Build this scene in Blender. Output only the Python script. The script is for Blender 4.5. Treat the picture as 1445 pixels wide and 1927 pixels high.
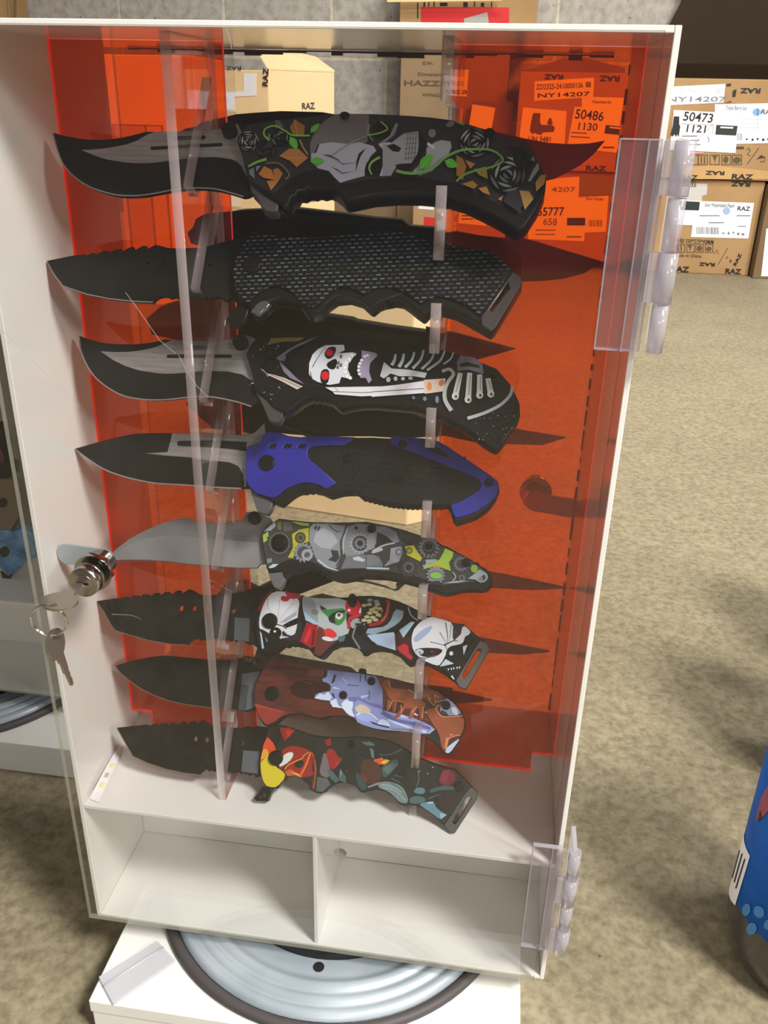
import bpy, bmesh, math, random
from mathutils import Vector, Matrix
random.seed(7)
SC = bpy.context.scene
COL = SC.collection
for o in list(bpy.data.objects):
    bpy.data.objects.remove(o)

# ------------------------------------------------------------------ camera (solved from the case's corners)
RW = ((0.9895, 0.1431, 0.0208), (0.0792, -0.4157, -0.9060), (-0.1210, 0.8982, -0.4227))
r0 = Vector(RW[0]).normalized()
r2 = Vector(RW[2]).normalized()
r1 = r2.cross(r0).normalized()
r2 = r0.cross(r1).normalized()
RX, RY, RZ = r0, r1, r2            # camera right, down, forward in world space
CAM = Vector((0.2748, -0.4394, 0.5693))
FPX, CX, CY = 1631.8, 722.5, 963.5
cd = bpy.data.cameras.new('camera')
cam = bpy.data.objects.new('camera', cd)
COL.objects.link(cam)
cd.sensor_fit = 'AUTO'
cd.sensor_width = 36.0
cd.lens = FPX * 36.0 / 1927.0
cd.clip_start = 0.01
cd.clip_end = 60
M3 = Matrix((RX, -RY, -RZ)).transposed()
cam.matrix_world = Matrix.Translation(CAM) @ M3.to_4x4()
SC.camera = cam

# ------------------------------------------------------------------ light, world, exposure
SC.view_settings.view_transform = 'Standard'
SC.view_settings.look = 'None'
SC.view_settings.gamma = 1.0
SC.view_settings.use_curve_mapping = False
SC.view_settings.exposure = 0.0
SC.cycles.transparent_max_bounces = 40
SC.cycles.max_bounces = 10
SC.cycles.sample_clamp_indirect = 4.0
wd = bpy.data.worlds.new('world')
SC.world = wd
wd.use_nodes = True
bg = wd.node_tree.nodes['Background']
bg.inputs[0].default_value = (1.0, 0.975, 0.93, 1)
bg.inputs[1].default_value = 0.12


def lamp(name, loc, target, sx, sy, power, color=(1.0, 0.975, 0.93), spread=180):
    ld = bpy.data.lights.new(name, 'AREA')
    ld.shape = 'RECTANGLE'
    ld.size, ld.size_y = sx, sy
    ld.energy = power
    ld.color = color
    ld.spread = math.radians(spread)
    o = bpy.data.objects.new(name, ld)
    COL.objects.link(o)
    o.location = loc
    d = Vector(target) - Vector(loc)
    o.rotation_euler = d.to_track_quat('-Z', 'Y').to_euler()
    return o


lamp('ceiling_lamp', (1.78, -1.12, 2.72), (0.17, 0.05, 0.25), 0.6, 0.6, 138)
lamp('ceiling_lamp.001', (2.4, 0.3, 3.0), (0.9, 2.4, 0.0), 0.5, 1.0, 62, spread=125)
lamp('front_fill_lamp', (0.95, -4.0, 2.1), (0.2, 0.0, 0.2), 1.4, 0.5, 32)  # unseen fill lamp, added to brighten the case front and lower compartments
lamp('side_fill_lamp', (2.9, -1.9, 1.9), (0.2, 0.05, 0.1), 0.5, 0.5, 42)  # second unseen fill lamp, added at the right to lighten the case interior
lamp('ceiling_lamp.004', (0.5, 1.5, 3.1), (0.45, 2.6, 0.0), 1.2, 0.4, 22, spread=88)

# ------------------------------------------------------------------ measuring helpers


def ray(u, v):
    return RX * ((u - CX) / FPX) + RY * ((v - CY) / FPX) + RZ


def at(u, v, ax, val):
    """point of the plane axis == val that the photograph shows at u, v"""
    d = ray(u, v)
    return CAM + d * ((val - CAM[ax]) / d[ax])


def Zm(x0, y0, s):
    return lambda *p: [(x0 + q[0] / s, y0 + q[1] / s) for q in p]


# ------------------------------------------------------------------ materials
def lin(c):
    c = c / 255.0
    return c / 12.92 if c <= 0.04045 else ((c + 0.055) / 1.055) ** 2.4


def rgb(c):
    return (lin(c[0]), lin(c[1]), lin(c[2]), 1)


_mc = {}


def mat(name, c, rough=0.5, metal=0.0, spec=0.5, coat=0.0):
    key = (name, c, rough, metal, spec, coat)
    if key in _mc:
        return _mc[key]
    m = bpy.data.materials.new(name)
    m.use_nodes = True
    b = m.node_tree.nodes['Principled BSDF']
    b.inputs['Base Color'].default_value = rgb(c)
    b.inputs['Roughness'].default_value = rough
    b.inputs['Metallic'].default_value = metal
    b.inputs['Specular IOR Level'].default_value = spec
    b.inputs['Coat Weight'].default_value = coat
    _mc[key] = m
    return m


def noisy(name, c1, c2, scale, rough=0.6, detail=6, bump=0.0, spec=0.4, stretch=(1, 1, 1), metal=0.0, lo=0.35, hi=0.65):
    m = bpy.data.materials.new(name)
    m.use_nodes = True
    nt = m.node_tree
    b = nt.nodes['Principled BSDF']
    tc = nt.nodes.new('ShaderNodeTexCoord')
    mp = nt.nodes.new('ShaderNodeMapping')
    mp.inputs['Scale'].default_value = stretch
    n = nt.nodes.new('ShaderNodeTexNoise')
    n.inputs['Scale'].default_value = scale
    n.inputs['Detail'].default_value = detail
    r = nt.nodes.new('ShaderNodeValToRGB')
    r.color_ramp.elements[0].position = lo
    r.color_ramp.elements[1].position = hi
    r.color_ramp.elements[0].color = rgb(c1)
    r.color_ramp.elements[1].color = rgb(c2)
    L = nt.links.new
    L(tc.outputs['Object'], mp.inputs['Vector'])
    L(mp.outputs['Vector'], n.inputs['Vector'])
    L(n.outputs['Fac'], r.inputs['Fac'])
    L(r.outputs['Color'], b.inputs['Base Color'])
    b.inputs['Roughness'].default_value = rough
    b.inputs['Specular IOR Level'].default_value = spec
    b.inputs['Metallic'].default_value = metal
    if bump:
        bp = nt.nodes.new('ShaderNodeBump')
        bp.inputs['Strength'].default_value = bump
        bp.inputs['Distance'].default_value = 0.001
        L(n.outputs['Fac'], bp.inputs['Height'])
        L(bp.outputs['Normal'], b.inputs['Normal'])
    return m


def clear(name, tint=(1, 1, 1), ior=1.49, haze=0.0, hazecol=(220, 215, 215), gloss=0.02):
    """acrylic sheet: tinted see-through with Fresnel reflection and a little surface haze"""
    m = bpy.data.materials.new(name)
    m.use_nodes = True
    nt = m.node_tree
    nt.nodes.remove(nt.nodes['Principled BSDF'])
    out = nt.nodes['Material Output']
    t = nt.nodes.new('ShaderNodeBsdfTransparent')
    t.inputs[0].default_value = (*tint, 1)
    g = nt.nodes.new('ShaderNodeBsdfGlossy')
    g.inputs['Roughness'].default_value = gloss
    f = nt.nodes.new('ShaderNodeFresnel')
    ge = nt.nodes.new('ShaderNodeNewGeometry')          # same reflectance on both faces of the sheet
    mr = nt.nodes.new('ShaderNodeMapRange')
    mr.inputs[3].default_value = ior
    mr.inputs[4].default_value = 1.0 / ior
    nt.links.new(ge.outputs['Backfacing'], mr.inputs[0])
    nt.links.new(mr.outputs[0], f.inputs['IOR'])
    mx = nt.nodes.new('ShaderNodeMixShader')
    L = nt.links.new
    base = t.outputs[0]
    if haze > 0:
        d = nt.nodes.new('ShaderNodeBsdfDiffuse')
        d.inputs[0].default_value = rgb(hazecol)
        m2 = nt.nodes.new('ShaderNodeMixShader')
        m2.inputs[0].default_value = haze
        L(t.outputs[0], m2.inputs[1])
        L(d.outputs[0], m2.inputs[2])
        base = m2.outputs[0]
    L(f.outputs[0], mx.inputs[0])
    L(base, mx.inputs[1])
    L(g.outputs[0], mx.inputs[2])
    L(mx.outputs[0], out.inputs[0])
    return m


M_white = noisy('white_acrylic', (229, 227, 221), (236, 234, 229), 9, rough=0.14, spec=0.5, detail=3)
M_edge = mat('polished_white_edge', (246, 246, 234), 0.3)
M_clear = clear('clear_acrylic', (0.985, 0.985, 0.985), haze=0.003)
M_post = clear('clear_post_acrylic', (0.985, 0.98, 0.98), haze=0.003)
M_postedge = clear('polished_post_edge', (0.82, 0.77, 0.77), haze=0.32, hazecol=(225, 208, 208))
M_dooredge = clear('polished_door_edge', (0.66, 0.66, 0.60), haze=0.30, hazecol=(205, 200, 180))
M_hinge = clear('clear_hinge_plastic', (0.95, 0.93, 0.95), haze=0.035, hazecol=(240, 236, 245), gloss=0.05)
M_barrel = clear('frosted_hinge_plastic', (0.82, 0.80, 0.83), haze=0.22, hazecol=(244, 242, 250), gloss=0.08)
M_orange = clear('orange_acrylic', (1.0, 0.36, 0.04), haze=0.075, hazecol=(255, 56, 2))
M_orange_edge = mat('bright_orange_edge', (255, 50, 32), 0.3)      # red emission added to imitate the edge glow of fluorescent acrylic
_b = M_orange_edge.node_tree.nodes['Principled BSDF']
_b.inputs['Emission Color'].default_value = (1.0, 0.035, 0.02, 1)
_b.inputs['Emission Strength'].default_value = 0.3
M_black = mat('black_metal', (18, 16, 17), 0.32, 0, 0.3)
M_blackplastic = mat('black_plastic', (20, 19, 20), 0.45, 0, 0.25)
M_bladeblack = noisy('black_blade_coating', (22, 20, 19), (28, 26, 25), 60, rough=0.42, spec=0.18)
M_rubber = mat('dark_rubber', (74, 68, 68), 0.6)
M_steel = noisy('brushed_steel', (132, 126, 124), (152, 146, 144), 40, rough=0.38, metal=0.35, stretch=(1, 14, 14))
M_greysteel = noisy('grey_blade_steel', (104, 102, 104), (126, 124, 124), 20, rough=0.4, metal=0.25, stretch=(1, 5, 5))
M_chrome = mat('nickel', (190, 184, 176), 0.18, 1.0)
M_zinc = noisy('galvanised_steel', (156, 167, 176), (178, 187, 194), 14, rough=0.36, metal=0.2, detail=8)
M_darkgap = mat('painted_gap_shade', (26, 24, 22), 0.6)  # shade under the case and in the screw holes put into the colour
M_card = noisy('cardboard', (164, 130, 90), (176, 142, 100), 5, rough=0.8, spec=0.2)
M_cardlight = noisy('light_cardboard', (232, 201, 152), (238, 209, 161), 4, rough=0.8, spec=0.2)
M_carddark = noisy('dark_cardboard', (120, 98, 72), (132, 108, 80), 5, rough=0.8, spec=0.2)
M_paper = mat('label_paper', (238, 238, 242), 0.5)
M_ink = mat('black_ink', (22, 22, 26), 0.5)
M_greyink = mat('grey_ink', (128, 128, 134), 0.5)
M_brownink = mat('brown_ink', (92, 70, 50), 0.6)
M_greenink = mat('dark_green_ink', (28, 42, 34), 0.5)
M_red = mat('red_print', (205, 30, 30), 0.5)
M_pink = mat('pink_label_border', (240, 150, 150), 0.5)
M_blueink = mat('blue_ink', (120, 170, 220), 0.5)


# ------------------------------------------------------------------ object helpers
def link(o, parent=None):
    COL.objects.link(o)
    if parent is not None:
        o.parent = parent
    return o


def tag(o, label, cat, group=None):
    o['label'] = label
    o['category'] = cat
    if group:
        o['group'] = group
    return o


def thing(name, label, cat, loc=(0, 0, 0), rot=(0, 0, 0), group=None):
    o = bpy.data.objects.new(name, None)
    o.empty_display_size = 0.02
    COL.objects.link(o)
    o.location = loc
    o.rotation_euler = rot
    return tag(o, label, cat, group)


def mesh_obj(name, bm, mats, parent=None, smooth=False):
    bmesh.ops.recalc_face_normals(bm, faces=bm.faces)
    me = bpy.data.meshes.new(name)
    bm.to_mesh(me)
    bm.free()
    if not isinstance(mats, (list, tuple)):
        mats = [mats]
    for m in mats:
        me.materials.append(m)
    if smooth:
        for p in me.polygons:
            p.use_smooth = True
    return link(bpy.data.objects.new(name, me), parent)


def add_box(bm, lo, hi, mi=0):
    vs = [bm.verts.new((x, y, z)) for x in (lo[0], hi[0]) for y in (lo[1], hi[1]) for z in (lo[2], hi[2])]
    for q in ((0, 1, 3, 2), (4, 6, 7, 5), (0, 4, 5, 1), (2, 3, 7, 6), (0, 2, 6, 4), (1, 5, 7, 3)):
        f = bm.faces.new([vs[i] for i in q])
        f.material_index = mi


def bevel(o, w, seg=2):
    b = o.modifiers.new('bevel', 'BEVEL')
    b.width = w
    b.segments = seg
    b.limit_method = 'ANGLE'
    return o


def box(name, lo, hi, m, parent=None, bev=0.0):
    bm = bmesh.new()
    add_box(bm, lo, hi)
    o = mesh_obj(name, bm, m, parent)
    return bevel(o, bev) if bev else o


def add_cyl(bm, p0, p1, r0, r1=None, n=24, mi=0, cap=True):
    r1 = r0 if r1 is None else r1
    p0, p1 = Vector(p0), Vector(p1)
    d = (p1 - p0).normalized()
    a = d.orthogonal().normalized()
    b = d.cross(a)
    A, B = [], []
    for i in range(n):
        t = 2 * math.pi * i / n
        e = a * math.cos(t) + b * math.sin(t)
        A.append(bm.verts.new(p0 + e * r0))
        B.append(bm.verts.new(p1 + e * r1))
    for i in range(n):
        j = (i + 1) % n
        f = bm.faces.new((A[i], A[j], B[j], B[i]))
        f.material_index = mi
        f.smooth = True
    if cap:
        f = bm.faces.new(A[::-1]); f.material_index = mi
        f = bm.faces.new(B); f.material_index = mi


def add_tube(bm, pts, r, n=10, closed=False, mi=0):
    pts = [Vector(p) for p in pts]
    rings = []
    N = len(pts)
    up = None
    for i, p in enumerate(pts):
        a = pts[(i - 1) % N] if (closed or i) else p
        b = pts[(i + 1) % N] if (closed or i < N - 1) else p
        d = (b - a).normalized()
        if up is None:
            up = d.orthogonal().normalized()
        up = (up - d * up.dot(d)).normalized()
        s = d.cross(up)
        rings.append([bm.verts.new(p + (up * math.cos(2 * math.pi * k / n) + s * math.sin(2 * math.pi * k / n)) * r) for k in range(n)])
    for i in range(N if closed else N - 1):
        A, B = rings[i], rings[(i + 1) % N]
        for k in range(n):
            f = bm.faces.new((A[k], A[(k + 1) % n], B[(k + 1) % n], B[k]))
            f.smooth = True
            f.material_index = mi
    if not closed:
        bm.faces.new(rings[0][::-1]).material_index = mi
        bm.faces.new(rings[-1]).material_index = mi


def add_lathe(bm, prof, c=(0, 0), n=64, mi=0, mis=None):
    rings = []
    for r, z in prof:
        rings.append([bm.verts.new((c[0] + r * math.cos(2 * math.pi * k / n), c[1] + r * math.sin(2 * math.pi * k / n), z)) for k in range(n)])
    for i in range(len(rings) - 1):
        for k in range(n):
            f = bm.faces.new((rings[i][k], rings[i][(k + 1) % n], rings[i + 1][(k + 1) % n], rings[i + 1][k]))
            f.smooth = True
            f.material_index = mis[i] if mis else mi


def plate(name, loops, n0, n1, m, parent, bev=0.0004, edge_mat=None):
    """solid plate: 2-D outline (with holes) in the local XY plane, thickness n0..n1 along local Z"""
    cu = bpy.data.curves.new(name, 'CURVE')
    cu.dimensions = '2D'
    cu.fill_mode = 'BOTH'
    h = (n1 - n0) / 2
    bev = min(bev, h * 0.8)
    cu.extrude = h - bev
    cu.bevel_depth = bev
    cu.bevel_resolution = 1
    cu.offset = -bev
    for lp in loops:
        s = cu.splines.new('POLY')
        s.points.add(len(lp) - 1)
        for p, q in zip(s.points, lp):
            p.co = (q[0], q[1], 0, 1)
        s.use_cyclic_u = True
    t = bpy.data.objects.new(name, cu)
    me = bpy.data.meshes.new_from_object(t)
    bpy.data.objects.remove(t)
    bpy.data.curves.remove(cu)
    me.name = name
    me.transform(Matrix.Translation((0, 0, (n0 + n1) / 2)))
    me.materials.clear()
    me.materials.append(m)
    if edge_mat is not None:
        me.materials.append(edge_mat)
        for p in me.polygons:
            if abs(p.normal.z) < 0.8:
                p.material_index = 1
    return link(bpy.data.objects.new(name, me), parent)


def area2(p):
    return sum(p[i][0] * p[(i + 1) % len(p)][1] - p[(i + 1) % len(p)][0] * p[i][1] for i in range(len(p)))


def sm(p, it=1):
    """round a closed outline by corner cutting"""
    for _ in range(it):
        q = []
        for i in range(len(p)):
            a, b = p[i], p[(i + 1) % len(p)]
            q.append((a[0] * .75 + b[0] * .25, a[1] * .75 + b[1] * .25))
            q.append((a[0] * .25 + b[0] * .75, a[1] * .25 + b[1] * .75))
        p = q
    return p


def ell(cx, cy, rx, ry=None, rot=0, n=18):
    ry = rx if ry is None else ry
    c, s = math.cos(rot), math.sin(rot)
    return [(cx + rx * math.cos(t) * c - ry * math.sin(t) * s, cy + rx * math.cos(t) * s + ry * math.sin(t) * c)
            for t in [2 * math.pi * i / n for i in range(n)]]


def rib(pts, w0, w1=None):
    """ribbon polygon along a polyline"""
    w1 = w0 if w1 is None else w1
    L, Rr = [], []
    n = len(pts)
    for i, p in enumerate(pts):
        a = pts[max(i - 1, 0)]
        b = pts[min(i + 1, n - 1)]
        dx, dy = b[0] - a[0], b[1] - a[1]
        d = math.hypot(dx, dy) or 1
        w = (w0 + (w1 - w0) * i / max(n - 1, 1)) / 2
        L.append((p[0] - dy / d * w, p[1] + dx / d * w))
        Rr.append((p[0] + dy / d * w, p[1] - dx / d * w))
    return L + Rr[::-1]


def bez(p, n=8):
    """smooth open polyline through the points"""
    out = []
    for i in range(len(p) - 1):
        a = p[max(i - 1, 0)]; b = p[i]; c = p[i + 1]; d = p[min(i + 2, len(p) - 1)]
        for k in range(n):
            t = k / n
            out.append(tuple(0.5 * (2 * b[j] + (c[j] - a[j]) * t + (2 * a[j] - 5 * b[j] + 4 * c[j] - d[j]) * t * t +
                                    (3 * b[j] - a[j] - 3 * c[j] + d[j]) * t ** 3) for j in (0, 1)))
    out.append(p[-1])
    return out


def art(name, pieces, parent, n0, rough=0.3, spec=0.5, step=1.2e-5):
    """printed artwork: coloured patches of one mesh lying on a face; each patch a hair above the last"""
    bm = bmesh.new()
    mats, idx = [], {}
    for i, (p, c) in enumerate(pieces):
        if c not in idx:
            idx[c] = len(mats)
            mats.append(c if not isinstance(c, tuple) else mat('print_ink', c, rough, 0, spec))
        if area2(p) < 0:
            p = p[::-1]
        vs = [bm.verts.new((q[0], q[1], n0 + i * step)) for q in p]
        f = bm.faces.new(vs)
        f.material_index = idx[c]
    bm.normal_update()
    bmesh.ops.triangulate(bm, faces=bm.faces[:], ngon_method='EAR_CLIP')
    me = bpy.data.meshes.new(name)
    bm.to_mesh(me)
    bm.free()
    for m in mats:
        me.materials.append(m)
    return link(bpy.data.objects.new(name, me), parent)


def text_mesh(body, size, sx=1.0, bold=0.0):
    cu = bpy.data.curves.new('lettering', 'FONT')
    cu.body = body
    cu.size = size
    cu.align_x = 'CENTER'
    cu.align_y = 'CENTER'
    cu.extrude = 0.0002
    cu.offset = bold
    cu.resolution_u = 3
    t = bpy.data.objects.new('lettering', cu)
    me = bpy.data.meshes.new_from_object(t)
    bpy.data.objects.remove(t)
    bpy.data.curves.remove(cu)
    me.transform(Matrix.Diagonal((sx, 1, 1, 1)))
    return me


def wlink(o, parent):
    """child built in world coordinates under an unrotated Empty"""
    o.parent = parent
    if parent.type == 'EMPTY':
        o.matrix_parent_inverse = Matrix.Translation(-parent.location)
    return o


def wbox(name, lo, hi, m, parent, bev=0.0):
    return wlink(box(name, lo, hi, m, None, bev), parent)


def wmesh(name, bm, m, parent, smooth=False):
    return wlink(mesh_obj(name, bm, m, None, smooth), parent)


def flat_plate(name, loops, axis, v0, v1, m, parent, bev=0.0004, edge_mat=None):
    """plate whose outline is given in world (x,z) [axis 1] or (y,z) [axis 0] or (x,y) [axis 2]"""
    o = plate(name, loops, 0, 1e-9 + abs(v1 - v0), m, None, bev, edge_mat)
    if axis == 1:      # local x->X, y->Z, z->-Y
        o.data.transform(Matrix(((1, 0, 0, 0), (0, 0, -1, max(v0, v1)), (0, 1, 0, 0), (0, 0, 0, 1))))
    elif axis == 0:    # local x->Y, y->Z, z->X
        o.data.transform(Matrix(((0, 0, 1, min(v0, v1)), (1, 0, 0, 0), (0, 1, 0, 0), (0, 0, 0, 1))))
    else:
        o.data.transform(Matrix.Translation((0, 0, min(v0, v1))))
    return wlink(o, parent)


FLOOR = -0.058
WALL_Y = 4.0
# ------------------------------------------------------------------ the setting
def concrete_floor():
    m = bpy.data.materials.new('concrete_floor')
    m.use_nodes = True
    nt = m.node_tree
    b = nt.nodes['Principled BSDF']
    L = nt.links.new
    tc = nt.nodes.new('ShaderNodeTexCoord')

    def noise(s, det, lo, hi, c1, c2):
        n = nt.nodes.new('ShaderNodeTexNoise')
        n.inputs['Scale'].default_value = s
        n.inputs['Detail'].default_value = det
        n.inputs['Roughness'].default_value = 0.65
        L(tc.outputs['Object'], n.inputs['Vector'])
        r = nt.nodes.new('ShaderNodeValToRGB')
        r.color_ramp.elements[0].position = lo
        r.color_ramp.elements[1].position = hi
        r.color_ramp.elements[0].color = rgb(c1)
        r.color_ramp.elements[1].color = rgb(c2)
        L(n.outputs['Fac'], r.inputs['Fac'])
        return r, n
    a, na = noise(2.6, 12, 0.25, 0.75, (142, 131, 106), (162, 151, 124))
    c, nc = noise(110, 12, 0.34, 0.62, (176, 171, 162), (255, 255, 255))
    e, ne = noise(90, 3, 0.24, 0.30, (120, 108, 92), (255, 255, 255))
    m1 = nt.nodes.new('ShaderNodeMix'); m1.data_type = 'RGBA'; m1.blend_type = 'MULTIPLY'
    m1.inputs[0].default_value = 0.75
    L(a.outputs[0], m1.inputs[6]); L(c.outputs[0], m1.inputs[7])
    m2 = nt.nodes.new('ShaderNodeMix'); m2.data_type = 'RGBA'; m2.blend_type = 'MULTIPLY'
    m2.inputs[0].default_value = 0.8
    L(m1.outputs[2], m2.inputs[6]); L(e.outputs[0], m2.inputs[7])
    L(m2.outputs[2], b.inputs['Base Color'])
    b.inputs['Roughness'].default_value = 0.62
    b.inputs['Specular IOR Level'].default_value = 0.3
    bp = nt.nodes.new('ShaderNodeBump')
    bp.inputs['Strength'].default_value = 0.15
    bp.inputs['Distance'].default_value = 0.002
    L(nc.outputs['Fac'], bp.inputs['Height'])
    L(bp.outputs['Normal'], b.inputs['Normal'])
    return m


def block_wall():
    m = bpy.data.materials.new('concrete_block_wall')
    m.use_nodes = True
    nt = m.node_tree
    b = nt.nodes['Principled BSDF']
    L = nt.links.new
    tc = nt.nodes.new('ShaderNodeTexCoord')
    sp = nt.nodes.new('ShaderNodeSeparateXYZ')
    cb = nt.nodes.new('ShaderNodeCombineXYZ')
    mp = nt.nodes.new('ShaderNodeMapping')
    mp.inputs['Location'].default_value = (0.614, -0.010, 0)
    br = nt.nodes.new('ShaderNodeTexBrick')
    br.offset = 0.5
    br.inputs['Scale'].default_value = 1.0
    br.inputs['Brick Width'].default_value = 0.506
    br.inputs['Row Height'].default_value = 0.253
    br.inputs['Mortar Size'].default_value = 0.008
    br.inputs['Mortar Smooth'].default_value = 0.3
    br.inputs['Color1'].default_value = rgb((186, 181, 171))
    br.inputs['Color2'].default_value = rgb((179, 174, 165))
    br.inputs['Mortar'].default_value = rgb((216, 205, 183))
    n = nt.nodes.new('ShaderNodeTexNoise')
    n.inputs['Scale'].default_value = 26
    n.inputs['Detail'].default_value = 9
    r = nt.nodes.new('ShaderNodeValToRGB')
    r.color_ramp.elements[0].position = 0.3
    r.color_ramp.elements[0].color = rgb((214, 212, 208))
    r.color_ramp.elements[1].position = 0.6
    n2 = nt.nodes.new('ShaderNodeTexNoise')
    n2.inputs['Scale'].default_value = 60
    r2_ = nt.nodes.new('ShaderNodeValToRGB')
    r2_.color_ramp.elements[0].position = 0.27
    r2_.color_ramp.elements[0].color = rgb((170, 165, 160))
    r2_.color_ramp.elements[1].position = 0.33
    mx = nt.nodes.new('ShaderNodeMix'); mx.data_type = 'RGBA'; mx.blend_type = 'MULTIPLY'; mx.inputs[0].default_value = 1
    mx2 = nt.nodes.new('ShaderNodeMix'); mx2.data_type = 'RGBA'; mx2.blend_type = 'MULTIPLY'; mx2.inputs[0].default_value = 1
    L(tc.outputs['Object'], sp.inputs[0])
    L(sp.outputs['X'], cb.inputs['X']); L(sp.outputs['Z'], cb.inputs['Y'])
    L(cb.outputs[0], mp.inputs['Vector']); L(mp.outputs[0], br.inputs['Vector'])
    L(tc.outputs['Object'], n.inputs['Vector']); L(tc.outputs['Object'], n2.inputs['Vector'])
    L(n.outputs['Fac'], r.inputs['Fac']); L(n2.outputs['Fac'], r2_.inputs['Fac'])
    L(br.outputs['Color'], mx.inputs[6]); L(r.outputs[0], mx.inputs[7])
    L(mx.outputs[2], mx2.inputs[6]); L(r2_.outputs[0], mx2.inputs[7])
    L(mx2.outputs[2], b.inputs['Base Color'])
    b.inputs['Roughness'].default_value = 0.85
    bp = nt.nodes.new('ShaderNodeBump')
    bp.inputs['Strength'].default_value = 0.5
    bp.inputs['Distance'].default_value = 0.006
    L(br.outputs['Fac'], bp.inputs['Height'])
    bp.invert = True
    L(bp.outputs['Normal'], b.inputs['Normal'])
    return m


fl = box('floor', (-5, -3.5, FLOOR - 0.1), (5, WALL_Y + 0.2, FLOOR), concrete_floor())
fl['kind'] = 'structure'
wl = box('wall_back', (-5, WALL_Y, FLOOR), (5, WALL_Y + 0.2, 3.4), block_wall())
wl['kind'] = 'structure'

# ------------------------------------------------------------------ plinth and turntable of the case
H, D, W = 0.604, 0.165, 0.34
YM = 0.0895
PZ = -0.020          # top of the plinth


def plinth(label, x0, x1, y0, y1):
    t = thing('plinth', label, 'plinth', ((x0 + x1) / 2, (y0 + y1) / 2, FLOOR))
    wbox('top_board', (x0, y0, PZ - 0.012), (x1, y1, PZ), M_white, t, 0.001)
    wbox('box_frame', (x0 + 0.001, y0 + 0.001, FLOOR), (x1 - 0.001, y1 - 0.001, PZ - 0.0121), M_white, t, 0.0008)
    return t


def turntable(label, cx, cy, r):
    t = thing('turntable', label, 'turntable', (cx, cy, PZ))
    k = r / 0.146
    bm = bmesh.new()
    prof = [(0.146 * k, PZ + .0004), (0.147 * k, PZ + .004), (0.1445 * k, PZ + .0065), (0.1405 * k, PZ + .0065), (0.1385 * k, PZ + .004), (0.138 * k, PZ + .0004)]
    add_lathe(bm, prof, (cx, cy), 96)
    wmesh('rubber_rim', bm, M_rubber, t)
    bm = bmesh.new()
    P = [(0.1380, .004), (0.1365, .0075), (0.1335, .009), (0.1305, .0085), (0.129, .0068), (0.1275, .0085), (0.1245, .0105), (0.1215, .010),
         (0.1195, .008), (0.118, .0095), (0.1145, .0118), (0.111, .0112), (0.109, .009), (0.105, .0085), (0.086, .0085), (0.0, .0085)]
    add_lathe(bm, [(a * k, PZ + b) for a, b in P[:-1]] + [(0.0005, PZ + .0085)], (cx, cy), 96)
    wmesh('pressed_steel_disc', bm, M_zinc, t)
    bm = bmesh.new()
    add_cyl(bm, (cx, cy, PZ + .0086), (cx, cy, -0.0003), 0.092 * k, n=72)
    wmesh('gap_shade_plate', bm, M_darkgap, t)
    for a in (-88, 2, 92, 182):
        bm = bmesh.new()
        x, y = cx + 0.0985 * k * math.cos(math.radians(a)), cy + 0.0985 * k * math.sin(math.radians(a))
        add_cyl(bm, (x, y, PZ + .0085), (x, y, PZ + .0089), 0.0042, n=20)
        wmesh('screw_hole', bm, M_darkgap, t)
    return t


plinth('white plinth on the floor carrying the open-fronted knife case with the keys', 0.0155, 0.325, -0.054, 0.235)
turntable('round grey steel turntable between the near case and its white plinth', 0.172, 0.091, 0.146)

# ------------------------------------------------------------------ the display case
case = thing('display_case', 'tall white and orange acrylic knife display case with clear locked door, standing in front', 'display case', (0.17, 0.08, 0.0))


def shell(t, ox, oy, w=W, shelf_back=D):
    wbox('side_panel', (ox, oy, 0), (ox + .003, oy + D, H), M_white, t, .0004)
    wbox('side_panel', (ox + w - .003, oy, 0), (ox + w, oy + D, H), M_white, t, .0004)
    wbox('top_panel', (ox + .0031, oy, H - .003), (ox + w - .0031, oy + D, H), M_white, t, .0004)
    wbox('base_panel', (ox + .0031, oy, 0.0002), (ox + w - .0031, oy + D, .003), M_white, t, .0004)
    wbox('shelf', (ox + .0031, oy + .0005, .109), (ox + w - .0031, oy + shelf_back, .112), M_white, t, .0004)


shell(case, 0, 0)
wbox('divider', (.1705, .0008, .0031), (.1735, .0845, .1089), M_white, case, .0004)
hx, hz = at(641, 1605, 1, .085)[0], at(641, 1605, 1, .085)[2]
flat_plate('partition', [[(.0031, .0031), (.3369, .0031), (.3369, .1089), (.0031, .1089)], ell(hx, hz, .0048, n=24)], 1, .085, .088, M_white, case, .0003)
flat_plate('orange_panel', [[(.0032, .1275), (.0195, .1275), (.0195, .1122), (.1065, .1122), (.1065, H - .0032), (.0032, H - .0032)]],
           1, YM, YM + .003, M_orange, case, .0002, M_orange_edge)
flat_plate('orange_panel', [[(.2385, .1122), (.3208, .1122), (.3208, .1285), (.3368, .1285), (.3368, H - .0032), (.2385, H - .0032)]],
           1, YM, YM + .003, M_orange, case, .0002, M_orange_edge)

A = math.radians(38)
SA, CA = math.sin(A), math.cos(A)
KY = 0.042
HOOK = [(360, 346), (377, 537), (393, 744), (402, 914), (415, 1058), (424, 1207), (437, 1337), (440, 1457)]
KZ = [at(u, v, 0, .1005)[2] for u, v in HOOK]
KZ[7] = .1130
KYS = [KY] * 7 + [.0150]


def yz(z0, u, n, y0=KY):
    return (y0 + u * SA - n * CA, z0 + u * CA + n * SA)


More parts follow.
